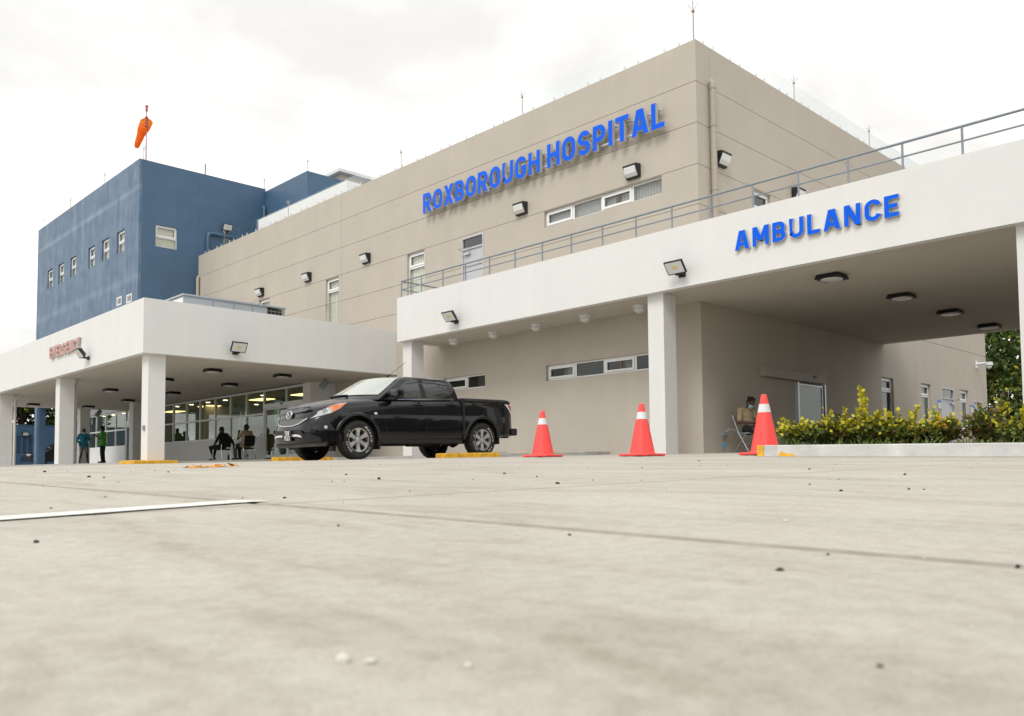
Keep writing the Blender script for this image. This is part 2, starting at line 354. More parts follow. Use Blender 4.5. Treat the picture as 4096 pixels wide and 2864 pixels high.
def ring(mb, ax, c, u0, u1, v0, v1, wdt, d0, d1, m=0, wb=None):
    wb = wb or wdt
    ubox(mb, ax, c, u0, u0 + wdt, v0, v1, d0, d1, m); ubox(mb, ax, c, u1 - wdt, u1, v0, v1, d0, d1, m)
    ubox(mb, ax, c, u0 + wdt, u1 - wdt, v0, v0 + wb, d0, d1, m); ubox(mb, ax, c, u0 + wdt, u1 - wdt, v1 - wdt, v1, d0, d1, m)
def window(parent, ax, c, u0, u1, v0, v1, cells, blind=None, curtains=(), fw=.045, gl='window glass', dirn=1):
    """cells = [(u0, u1, v0, v1, opening?)]; white frame with fixed lights and opening sashes"""
    mb = MB(); ring(mb, ax, c, u0, u1, v0, v1, fw, .09, .15)
    us = sorted({q for k in cells for q in k[:2]}); vv = sorted({q for k in cells for q in k[2:4]})
    for a in us[1:-1]: ubox(mb, ax, c, a - .03, a + .03, v0 + fw, v1 - fw, .09, .15)
    for a in vv[1:-1]: ubox(mb, ax, c, u0 + fw, u1 - fw, a - .03, a + .03, .088, .148)
    fr = mb.build('window', M_['window white'], parent); child_origin(fr, parent)
    for a, b, p, q, op in cells:
        a2 = a + (fw if a == us[0] else .03); b2 = b - (fw if b == us[-1] else .03); p2 = p + (fw if p == vv[0] else .03); q2 = q - (fw if q == vv[-1] else .03)
        if op:
            mb = MB(); ring(mb, ax, c, a2 + .004, b2 - .004, p2 + .004, q2 - .004, .06, .07, .13); mb.build('sash', M_['window white'], fr)
            k = .064
        else: k = 0.
        mb = MB(); ubox(mb, ax, c, a2 + k, b2 - k, p2 + k, q2 - k, .112, .118); mb.build('pane', M_[gl], fr)
        mb = MB(); ring(mb, ax, c, a2 + k, b2 - k, p2 + k, q2 - k, .007, .100, .111); mb.build('gasket', M_['black plastic'], fr)
    if blind:
        mb = MB(); n = int((u1 - u0) / .09)
        for i in range(n):
            a = u0 + (u1 - u0) * i / n; b = u0 + (u1 - u0) * (i + 1) / n
            mb.quad(pt(ax, c, a, v0, .175), pt(ax, c, b + .006, v0, .19), pt(ax, c, b + .006, v1, .19), pt(ax, c, a, v1, .175))
        mb.build('blind', M_[blind], fr)
    for a, b in curtains:
        mb = MB(); n = 14; ps = []
        for i in range(n + 1):
            t = i / n; ps.append((a + (b - a) * t, .26 + .03 * math.sin(t * 22)))
        mid = (a + b) / 2
        for i in range(n):
            (p0, d0), (p1, d1) = ps[i], ps[i + 1]
            mb.add([pt(ax, c, mid + (p0 - mid) * 1.25, v0, d0), pt(ax, c, mid + (p1 - mid) * 1.25, v0, d1), pt(ax, c, mid + (p1 - mid) * .7, v1, d1), pt(ax, c, mid + (p0 - mid) * .7, v1, d0)], [(0, 1, 2, 3)])
        mb.build('curtain', M_['curtain'], fr)
    return fr
def solid_door(parent, ax, c, u0, u1, v0, v1, trans, hinge, closer=True):
    """flush grey steel door in a frame, optional glazed transom above trans"""
    mb = MB(); ring(mb, ax, c, u0, u1, v0, v1, .05, -.012, .10)
    if trans: ubox(mb, ax, c, u0 + .05, u1 - .05, trans - .025, trans + .025, -.008, .09)
    d = mb.build('door', M_['door grey'], parent); child_origin(d, parent)
    top = (trans - .025) if trans else v1 - .05
    mb = MB(); ubox(mb, ax, c, u0 + .055, u1 - .055, v0 + .01, top - .005, .03, .07); mb.build('leaf', M_['door grey'], d)
    if trans:
        mb = MB(); ubox(mb, ax, c, u0 + .055, u1 - .055, trans + .03, v1 - .055, .04, .046); mb.build('pane', M_['window glass'], d)
    if closer:
        h = u0 + .12 if hinge == 'lo' else u1 - .12; s = 1 if hinge == 'lo' else -1
        mb = MB(); ubox(mb, ax, c, min(h, h + s * .26), max(h, h + s * .26), top - .16, top - .10, -.05, .03)
        mb.tube([pt(ax, c, h + s * .1, top - .09, -.03), pt(ax, c, h - s * .05, top + .02, -.2), pt(ax, c, h + s * .3, top + .03, -.02)], .01, 6); mb.build('door_closer', M_['galvanised'], d)
    mb = MB(); hx = u0 + .055 if hinge == 'lo' else u1 - .055
    for z in (v0 + .25, (v0 + top) / 2, top - .3): mb.tube([pt(ax, c, hx, z - .05, .02), pt(ax, c, hx, z + .05, .02)], .012, 6)
    mb.build('hinge', M_['galvanised'], d)
    mb = MB(); hx = u1 - .14 if hinge == 'lo' else u0 + .14
    mb.tube([pt(ax, c, hx, v0 + 1.0, .03), pt(ax, c, hx, v0 + 1.0, -.04), pt(ax, c, hx + (.1 if hinge == 'hi' else -.1), v0 + 1.0, -.04)], .011, 6); mb.build('handle', M_['chrome'], d)
    return d

# ---------------------------------------------------------------- main block (beige)
BF, A0, A1, BE, ZT = 16.61, 10.84, 37.97, 36.68, 10.09
hosp = thing('hospital_building', 'beige rendered hospital block with grooved walls and a glass roof balustrade', 'building', (BF, A0, .3))
rows = [.2, 4.33, 5.22, 6.16, 7.11, 8.10, 9.09, ZT]
wl = [(11.86, 15.79, 6.65, 7.095), (21.09, 22.0, 5.3, 7.095), (26.08, 26.96, 5.3, 7.095), (31.19, 32.08, 5.3, 7.095), (18.27, 19.26, 5.3, 7.06), (11.86, 15.79, 2.42, 2.84), (18.25, 20.17, 2.45, 2.86)]
ws = [(19.13, 19.97, 5.4, 7.095), (20.98, 22.78, .2, 2.37), (26.6, 27.52, 1.37, 2.83), (29.83, 30.72, 1.33, 2.84), (31.67, 32.97, .2, 2.82), (33.61, 34.52, 1.40, 2.85), (35.0, 36.1, .2, 2.50)]
for i in range(len(rows) - 1):
    for u0, u1 in ((A0, 25.88), (25.88, A1)):
        if rows[i] < 4 and u0 > 20: u1 = 26.75
        mb = MB(); panel(mb, 'x', BF, u0 - (.006 if u0 == A0 else 0), u1, rows[i], rows[i + 1], wl, corner=u0 == A0); mb.build('wall_panel', M_['beige stucco'], hosp)
    js = (BF, 29.39, BE) if rows[i] < 4.4 else (BF, 17.19, BE)
    for u0, u1 in zip(js, js[1:]):
        mb = MB(); panel(mb, 'y', A0, u0 - (.006 if u0 == BF else 0), u1, rows[i], rows[i + 1], ws, corner=u0 == BF); mb.build('wall_panel', M_['beige stucco'], hosp)
mb = MB()
for v in rows[1:-1]:
    if 6.9 < v < 7.3: continue
    cut = lambda lo, hi, H: [(a, b) for a, b in zip([lo] + [h[1] + .01 for h in H], [h[0] - .01 for h in H] + [hi])]
    for a, b in cut(A0 + .02, A1, sorted(h for h in wl if h[2] < v < h[3])): ubox(mb, 'x', BF, a, b, v - .03, v + .03, .019, .05)
    for a, b in cut(BF + .02, BE, sorted(h for h in ws if h[2] < v < h[3])): ubox(mb, 'y', A0, a, b, v - .03, v + .03, .019, .05)
for u0, u1 in ((A0 + .02, 11.8), (15.85, 18.2), (19.33, 21.03), (22.06, 26.02), (27.02, 31.13), (32.14, A1)): ubox(mb, 'x', BF, u0, u1, 7.08, 7.14, .019, .05)
for u0, u1 in ((BF + .02, 19.07), (20.03, BE)): ubox(mb, 'y', A0, u0, u1, 7.08, 7.14, .019, .05)
ubox(mb, 'x', BF, 25.85, 25.91, 5.3, ZT, .052, .08); ubox(mb, 'y', A0, 17.16, 17.22, 4.5, ZT, .052, .08); ubox(mb, 'y', A0, 29.36, 29.42, .3, 4.3, .052, .08)
mb.build('wall_joint', M_['joint'], hosp)
mb = MB(); mb.box(BF + .02, BE - .01, A0 + .02, A1 - .01, 9.55, 9.75); mb.build('roof', M_['soffit paint'], hosp)
mb = MB(); mb.box(BF + .021, BF + .2, A0 + .2, A1, 9.75, ZT - .008); mb.box(BF + .2, BE, A0 + .021, A0 + .2, 9.75, ZT - .008); mb.box(BE - .2, BE, A0 + .2, A1, .2, ZT - .01); mb.box(BF + .3, BE - .2, A1 - .2, A1, .2, ZT - .01); mb.build('parapet', M_['beige stucco'], hosp)
mb = MB(); mb.box(BF + 3.5, BF + 3.6, A0 + .3, 26.6, .3, 9.5); mb.box(BF + .1, BE, A0 + .1, A1, 4.4, 4.55); mb.build('inner_wall', M_['cream wall'], hosp)
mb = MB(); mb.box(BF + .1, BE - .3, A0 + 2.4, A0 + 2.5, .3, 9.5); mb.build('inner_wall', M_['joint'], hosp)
def strip_cells(u, v0, v1): return [(a, b, v0, v1, k) for a, b, k in zip(u, u[1:], (1, 0, 1, 0) if len(u) == 5 else (0, 1))]
L4 = [11.86, 12.80, 13.80, 14.78, 15.79]
window(hosp, 'x', BF, 11.86, 15.79, 6.65, 7.095, [(11.86, 12.80, 6.65, 7.095, 0), (12.80, 13.80, 6.65, 7.095, 1), (13.80, 14.78, 6.65, 7.095, 0), (14.78, 15.79, 6.65, 7.095, 1)], blind='sky sheen backing', gl='clear glass', curtains=())  # grey sheet behind the panes stands in for reflected sky
window(hosp, 'x', BF, 11.86, 15.79, 2.42, 2.84, [(11.86, 12.80, 2.42, 2.84, 0), (12.80, 13.80, 2.42, 2.84, 1), (13.80, 14.78, 2.42, 2.84, 0), (14.78, 15.79, 2.42, 2.84, 1)], curtains=((12.95, 13.25), (14.95, 15.35)))
window(hosp, 'x', BF, 18.25, 20.17, 2.45, 2.86, [(18.25, 19.13, 2.45, 2.86, 0), (19.13, 20.17, 2.45, 2.86, 1)])
for a, b in ((21.09, 22.0), (26.08, 26.96), (31.19, 32.08)): window(hosp, 'x', BF, a, b, 5.3, 7.095, [(a, b, 5.3, 6.62, 0), (a, b, 6.62, 7.095, 1)], blind='blind', gl='clear glass')
solid_door(hosp, 'x', BF, 18.27, 19.26, 5.3, 7.06, 6.69, 'hi')
window(hosp, 'y', A0, 19.13, 19.97, 5.4, 7.095, [(19.13, 19.97, 5.4, 6.62, 0), (19.13, 19.97, 6.62, 7.095, 1)])
for a, b, p, q in (ws[2], ws[3], ws[5]): window(hosp, 'y', A0, a, b, p, q, [(a, b, p, q - .42, 0), (a, b, q - .42, q, 1)], blind='blind' if a > 28 else None)
solid_door(hosp, 'y', A0, 31.67, 32.97, .45, 2.82, 2.44, 'hi'); solid_door(hosp, 'y', A0, 35.0, 36.1, .5, 2.50, None, 'hi')
# automatic sliding door in the ambulance side wall
mb = MB(); ring(mb, 'y', A0, 20.98, 22.78, .36, 2.37, .07, -.01, .12); ubox(mb, 'y', A0, 21.05, 21.13, .36, 2.3, -.06, .0)
sd = mb.build('sliding_door', M_['galvanised'], hosp); child_origin(sd, hosp)
mb = MB(); ring(mb, 'y', A0, 21.14, 22.66, .38, 2.28, .05, .02, .07); mb.build('sash', M_['galvanised'], sd)
mb = MB(); ubox(mb, 'y', A0, 21.19, 22.61, .43, 2.23, .04, .05); mb.build('pane', M_['storefront glass'], sd)
mb = MB(); ubox(mb, 'y', A0, 19.2, 22.62, 2.31, 2.535, -.16, -.002); mb.build('header', M_['pipe beige'], sd)
mb = MB(); ubox(mb, 'y', A0, 21.75, 21.9, 2.44, 2.49, -.19, -.161); mb.build('sensor', M_['black plastic'], sd)
for u, z in ((31.32, 2.16), (34.66, 2.15)):
    mb = MB(); ubox(mb, 'y', A0, u, u + .3, z - .12, z + .1, -.02, -.002); s = mb.build('door_plate', M_['galvanised'], hosp); child_origin(s, hosp)
    mb = MB(); ubox(mb, 'y', A0, u, u + .3, z + .1, z + .17, -.022, -.002); mb.build('plate_band', M_['letter blue'], s)
ph = MB(); ph.box(17.5, 19.6, 26.94, 33.9, 9.74, 11.05); ph.build('roof_plinth', M_['white paint'], hosp)
# roof balustrade of frameless glass, one pane after another on spigots
bal = thing('glass_balustrade', 'frameless glass balustrade along the beige roof edge on steel spigots', 'balustrade', (BF, A0, ZT))
mp = MB(); mp.box(-.006, .006, .008, 1.212, 0, .50)
mq = MB(); mq.box(.008, 1.212, -.006, .006, 0, .50)
base_p = mp.build('pane', M_['clear glass']); base_q = mq.build('pane', M_['clear glass'])
sg = MB(); sg.tube([(0, 0, -.03), (0, 0, .10)], .022, 8); sg.tube([(0, 0, .10), (0, 0, .115)], [.022, .012], 8); base_s = sg.build('spigot', M_['stainless'])
def put(o0, first, x, y, z):
    o = o0 if first else o0.copy()
    if not first: COL.objects.link(o)
    o.parent = bal; o.location = (x - BF, y - A0, z - ZT)
for i in range(22):
    y = A0 + .1 + i * 1.22; put(base_p, i == 0, BF + .09, y, ZT + .005)
    for k, dy in enumerate((.39, .81)): put(base_s, i == 0 and k == 0, BF + .05, y + dy, ZT)
for i in range(15):
    x = BF + .02 + i * 1.22; put(base_q, i == 0, x, A0 + .09, ZT + .005)
    for dx in (.39, .81): put(base_s, False, x + dx, A0 + .05, ZT)

# ---------------------------------------------------------------- blue block
bb, bl = 13.88, 53.3
blue = thing('hospital_building', 'dark blue rendered hospital wing rising above the white emergency canopy', 'building', (bb, A1, .3))
wb = [(50.40, 51.36, 10.28, 11.32), (48.45, 49.42, 10.26, 11.30), (46.45, 47.42, 10.26, 11.28), (43.64, 44.6, 10.24, 11.26), (41.63, 42.64, 10.22, 11.24), (39.67, 40.64, 10.20, 11.22), (39.88, 40.49, 7.74, 8.13), (38.65, 39.27, 7.68, 8.06)]
for u0, u1 in ((A1, 38.35), (38.35, bl)):
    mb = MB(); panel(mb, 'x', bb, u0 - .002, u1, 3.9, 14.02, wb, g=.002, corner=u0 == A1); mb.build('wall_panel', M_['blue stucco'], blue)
for u0, u1 in ((bb, 16.62), (16.62, 19.97)):
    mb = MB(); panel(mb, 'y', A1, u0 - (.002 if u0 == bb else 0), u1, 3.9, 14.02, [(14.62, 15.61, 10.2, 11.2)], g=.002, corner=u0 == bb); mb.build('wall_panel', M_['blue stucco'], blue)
mb = MB(); mb.box(bb + .02, 30, bl - .2, bl, 3.9, 14.0); mb.box(bb + .02, 30, A1 + .1, bl - .2, 13.6, 13.95); mb.box(bb + .02, 30, A1 + .02, bl - .2, 3.9, 4.2); mb.box(29.8, 30, A1, bl - .2, 4.2, 13.9)
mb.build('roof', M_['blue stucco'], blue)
mb = MB(); mb.box(bb + .05, bb + .15, 38.34, 38.36, 4, 13.9); mb.box(bb + 1.2, bb + 1.3, A1 + 1.2, bl - .3, 4.2, 13.6); mb.box(bb + 1.3, 29.8, A1 + 1.2, A1 + 1.3, 4.2, 13.6); mb.build('inner_wall', M_['cream wall'], blue)
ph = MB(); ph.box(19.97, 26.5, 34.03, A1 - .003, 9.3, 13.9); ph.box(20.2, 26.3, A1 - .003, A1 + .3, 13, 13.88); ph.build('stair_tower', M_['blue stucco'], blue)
ph = MB(); ph.box(22.6, 24.0, 35.3, 36.7, 13.85, 14.75); ph.build('roof_vent', M_['beige stucco'], blue)
ph = MB(); ph.box(22.35, 24.3, 35.05, 36.95, 14.75, 14.9); ph.build('vent_slab', M_['white paint'], blue)
for a, b, p, q in wb[:6]: window(blue, 'x', bb, a, b, p, q, [(a, b, p, p + .48, 0), (a, b, p + .48, q, 1)], blind='blind', gl='clear glass')  # a plain pale sheet close behind each pane whitens these windows
f = window(blue, 'y', A1, 14.62, 15.61, 10.2, 11.2, [(14.62, 15.61, 10.2, 10.66, 0), (14.62, 15.61, 10.66, 11.2, 1)], blind='curtain', gl='clear glass')
for a, b, p, q in wb[6:]:
    mb = MB(); ring(mb, 'x', bb, a, b, p, q, .05, -.02, .06); f = mb.build('louvre', M_['window white'], blue); child_origin(f, blue)
    for k in range(4):
        z = p + .07 + k * (q - p - .1) / 4
        mb = MB(); mb.add([(bb - .015, a + .05, z), (bb - .015, b - .05, z), (bb + .05, b - .05, z + .06), (bb + .05, a + .05, z + .06), (bb - .015, a + .05, z - .012), (bb - .015, b - .05, z - .012)], [(0, 1, 2, 3), (0, 1, 5, 4)]); mb.build('slat', M_['window white'], f)
mb = MB(); mb.box(bb, bb + .45, 52.82, 53.27, 0, 3.9); mb.build('column', M_['blue stucco'], blue)

# ---------------------------------------------------------------- emergency canopy
ec0, ec1, ez0, ez1 = 8.41, 22.56, 3.183, 4.64
ecan = thing('entrance_canopy', 'white flat emergency canopy on square columns in front of the blue wing', 'canopy', (ec0, ec1, .3))
mb = MB(); mb.box(ec0, ec0 + .2, ec1, 44.5, ez0, ez1); mb.build('fascia', M_['white paint'], ecan)
mb = MB(); mb.box(ec0 + .2, BF - .004, ec1, ec1 + .2, ez0, ez1); mb.build('fascia', M_['white paint'], ecan)
mb = MB(); mb.box(ec0 + .2, bb, 44.3, 44.5, ez0, ez1); mb.build('fascia', M_['white paint'], ecan)
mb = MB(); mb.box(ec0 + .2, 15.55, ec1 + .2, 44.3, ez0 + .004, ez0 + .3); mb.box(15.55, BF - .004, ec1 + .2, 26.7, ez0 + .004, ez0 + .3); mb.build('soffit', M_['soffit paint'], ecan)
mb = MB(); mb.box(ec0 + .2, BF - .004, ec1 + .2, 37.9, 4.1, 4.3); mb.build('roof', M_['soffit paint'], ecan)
for x, y in ((8.63, 22.76), (8.63, 30.3), (8.63, 37.85), (13.36, 44.1 - .45), (13.92, 38.4)):
    mb = MB(); mb.box(x, x + .45, y, y + .45, .1, ez0 + .002); mb.build('column', M_['white paint'], ecan)
# ---------------------------------------------------------------- glazed front under it, with the lit hall behind
sf = thing('glazed_shopfront', 'long white framed glass front with sliding doors below the emergency canopy', 'glass front', (15.6, 26.25, .5))
bs = 15.6
mb = MB()
for a, b in ((29.75, 43.1), (44.08, 51.5)): mb.box(bs, bs + .18, a, b, .3, 1.375)
mb.build('dwarf_wall', M_['white paint'], sf)
mb = MB(); mb.box(bs - .02, BF + .2, 26.27, 26.75, .3, ez0 + .003); mb.build('pilaster', M_['white paint'], sf)
mb = MB(); mb.box(bs - .01, bs + .2, 44.55, 51.5, 3.2, 3.89); mb.box(bs + .05, bs + .15, 26.75, 44.5, 3.12, 3.18); mb.build('lintel', M_['white paint'], sf)
mul = [29.73, 31.15, 32.53, 33.94, 35.41, 36.78, 38.22, 39.65, 41.05, 42.4, 43.14, 44.06, 45.5, 46.95, 48.4, 49.8, 51.2]
zb_, zm, zt_ = 1.40, 2.245, 3.11
for y in mul + [26.8]:
    mb = MB(); mb.box(bs + .01, bs + .11, y - .035, y + .035, .52 if y in (29.73, 43.14, 44.06, 26.8) else 1.375, 3.16); mb.build('mullion', M_['window white'], sf)
mb = MB()
for y0, y1 in ((29.765, 43.105), (44.095, 51.235)):
    for z in (zb_, zm, zt_ + .02): mb.box(bs + .012, bs + .108, y0, y1, z - .035, z + .035)
mb.box(bs - .04, bs + .012, 29.77, 43.1, 1.36, 1.40)
mb.build('transom', M_['window white'], sf)
for y0, y1 in zip(mul, mul[1:]):
    if abs(y0 - 43.14) < .01: continue
    for z0, z1 in ((zb_ + .035, zm - .035), (zm + .035, zt_ - .015)):
        mb = MB(); mb.box(bs + .05, bs + .058, y0 + .035, y1 - .035, z0, z1); mb.build('pane', M_['storefront glass'], sf)
# sliding entrance: transom lights, operator beam, fixed leaf and two sliding leaves
mb = MB(); mb.box(bs - .03, bs + .12, 26.84, 29.69, 2.44, 2.60); dr = mb.build('sliding_door', M_['window white'], sf); child_origin(dr, sf)
for y0, y1 in ((26.84, 28.0), (28.06, 29.69)):
    mb = MB(); mb.box(bs + .05, bs + .058, y0, y1, 2.63, 3.09); mb.build('pane', M_['storefront glass'], dr)
mb = MB(); mb.box(bs + .01, bs + .11, 28.0, 28.06, 2.60, 3.11); mb.box(bs + .012, bs + .1, 26.84, 29.69, 3.09, 3.14); mb.build('frame', M_['window white'], dr)
for y0, y1, d in ((28.66, 29.68, .06), (27.95, 28.62, .02), (26.9, 27.93, .02)):
    mb = MB(); ring(mb, 'x', bs, y0, y1, .56, 2.43, .05, d, d + .04, wb=.10); mb.build('leaf', M_['window white'], dr)
    mb = MB(); mb.box(bs + d + .015, bs + d + .022, y0 + .05, y1 - .05, .66, 2.38); mb.build('pane', M_['storefront glass'], dr)
mb = MB(); mb.box(bs - .06, bs - .031, 28.2, 28.35, 2.52, 2.57); mb.build('sensor', M_['black plastic'], dr)
# hinged door further along
mb = MB(); ring(mb, 'x', bs, 43.19, 44.02, .56, 2.40, .06, .03, .08, wb=.12); mb.box(bs + .03, bs + .08, 43.19, 44.02, 2.42, 2.66); d2 = mb.build('door', M_['window white'], sf); child_origin(d2, sf)
mb = MB(); mb.box(bs + .05, bs + .057, 43.25, 43.96, .68, 2.34); mb.box(bs + .05, bs + .057, 43.19, 44.02, 2.68, 3.1); mb.build('pane', M_['storefront glass'], d2)
mb = MB(); mb.tube([(bs + .03, 43.3, 1.42), (bs - .05, 43.3, 1.42), (bs - .05, 43.75, 1.42), (bs + .03, 43.75, 1.42)], .014, 6); mb.build('handle', M_['black metal'], d2)
hall = thing('entrance_hall', 'lit cream waiting hall seen through the emergency glass front', 'hall', (15.8, 27, .5))
mb = MB(); mb.box(15.8, 26, 26.8, 52, .40, .5); mb.build('floor', M_['walk concrete'], hall)
mb = MB(); mb.box(15.72, 26, 26.8, 52, 3.125, 3.18); mb.build('ceiling', M_['cream wall'], hall)
mb = MB(); mb.box(25.9, 26, 26.8, 52, .5, 3.125); mb.box(16.9, 25.9, 26.78, 26.9, .5, 3.125); mb.box(15.8, 25.9, 51.9, 52, .5, 3.125); mb.box(20.2, 20.35, 33.4, 37.8, .5, 3.125); mb.box(20.35, 24, 42.6, 42.75, .5, 3.125); mb.build('wall', M_['cream wall'], hall)
for y in (32.7, 36.5, 41.2, 46.3):
    mb = MB(); mb.box(18., 18.6, y, y + .62, .5, 3.125); mb.build('column', M_['teal paint'], hall)
for x, y in ((20.17, 34.2), (20.17, 36.4), (25.86, 40), (25.86, 45.5), (25.86, 47.5), (25.86, 29.5)):
    mb = MB(); mb.box(x - .03, x + .03, y, y + .95, .5, 2.6); mb.build('inner_door', M_['tan wood'], hall)
for x, y in ((16.95, 38.08), (17.05, 33.2), (17.24, 30.0), (17.1, 42.4), (17.0, 46.6), (22.5, 30), (22.5, 40)):
    mb = MB(); mb.box(x, x + .6, y - .6, y + .6, 3.10, 3.124); mb.build('ceiling_panel', M_['lamp warm'], hall)
for x, y in ((16.23, 37.67), (16.29, 36.09), (16.36, 34.54), (18.48, 35.88), (18.22, 40.29), (18.27, 38.77), (16.19, 39.15), (16.49, 31.47), (16.61, 28.25), (15.95, 48.18), (15.95, 46.79), (15.95, 45.26)):
    mb = MB(); mb.lathe([(0, 3.112), (.085, 3.112), (.095, 3.124)], Matrix.Translation((x, y, 0)), 14); mb.build('downlight', M_['lamp disc'], hall)
lad = thing('ladder', 'pale aluminium step ladder standing inside the lit hall', 'ladder', (17.0, 34.3, .5))
mb = MB()
for y in (34.12, 34.62): mb.tube([(16.75, y, .5), (17.1, y + (.03 if y < 34.3 else -.03), 2.65)], .025, 6)
mb.build('rail', M_['window white'], lad)
for k in range(7):
    z = .75 + k * .29; x = 16.75 + .35 * (z - .5) / 2.15
    mb = MB(); mb.tube([(x, 34.13, z), (x, 34.61, z)], .02, 6); mb.build('rung', M_['window white'], lad)

# ---------------------------------------------------------------- ambulance canopy
ab, aL, aR, aFar, az0, az1 = 15.0, 20.37, 1.2, 26.85, 3.862, 5.18
acan = thing('ambulance_canopy', 'broad white ambulance bay canopy on square columns with a railed flat roof', 'canopy', (ab, aL, .3))
mb = MB(); mb.box(ab, ab + .2, aR, aL, az0, az1); mb.build('fascia', M_['white paint'], acan)
mb = MB(); mb.box(ab + .2, BF - .004, aL - .2, aL, az0, az1); mb.build('fascia', M_['white paint'], acan)
mb = MB(); mb.box(aFar - .2, aFar, aR, A0 - .004, az0, az1); mb.build('fascia', M_['white paint'], acan)
mb = MB(); mb.box(ab + .2, aFar - .2, aR, aR + .2, az0, az1); mb.build('fascia', M_['white paint'], acan)
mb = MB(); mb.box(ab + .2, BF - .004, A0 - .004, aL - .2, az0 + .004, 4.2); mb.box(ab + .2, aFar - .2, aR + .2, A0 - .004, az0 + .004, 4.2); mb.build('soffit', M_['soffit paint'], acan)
mb = MB(); mb.box(ab + .2, BF - .004, A0 - .004, aL - .2, 4.85, 5.0); mb.box(ab + .2, aFar - .2, aR + .2, A0 - .004, 4.85, 5.0); mb.build('roof', M_['soffit paint'], acan)
for x, y in ((15.18, 19.9), (15.18, 10.86), (15.18, 3.52), (25.9, 3.52)):
    mb = MB(); mb.box(x, x + .45, y, y + (.42 if y > 5 else .45), .1, az0 + .002); mb.build('column', M_['white paint'], acan)
rail = thing('roof_railing', 'grey pipe railing with two rails running along the ambulance canopy roof', 'railing', (15.1, aL, az1))
rt, rm = 5.69, 5.44
ys = [20.28 - .9745 * k for k in range(20)]
pb = MB(); pb.tube([(0, 0, -.05), (0, 0, rt - az1)], .020, 8); p0 = pb.build('post', M_['grey steel paint'])
for i, y in enumerate(ys):
    o = p0 if i == 0 else p0.copy()
    if i: COL.objects.link(o)
    o.parent = rail; o.location = (0, y - aL, 0)
for z, r in ((rt, .024), (rm, .017)):
    mb = MB(); mb.tube([(15.1, ys[0], z), (15.1, ys[-1] - .9, z)], r, 8); mb.tube([(15.1, ys[0], z), (BF - .02, ys[0], z)], r, 8); mb.build('rail', M_['grey steel paint'], rail)
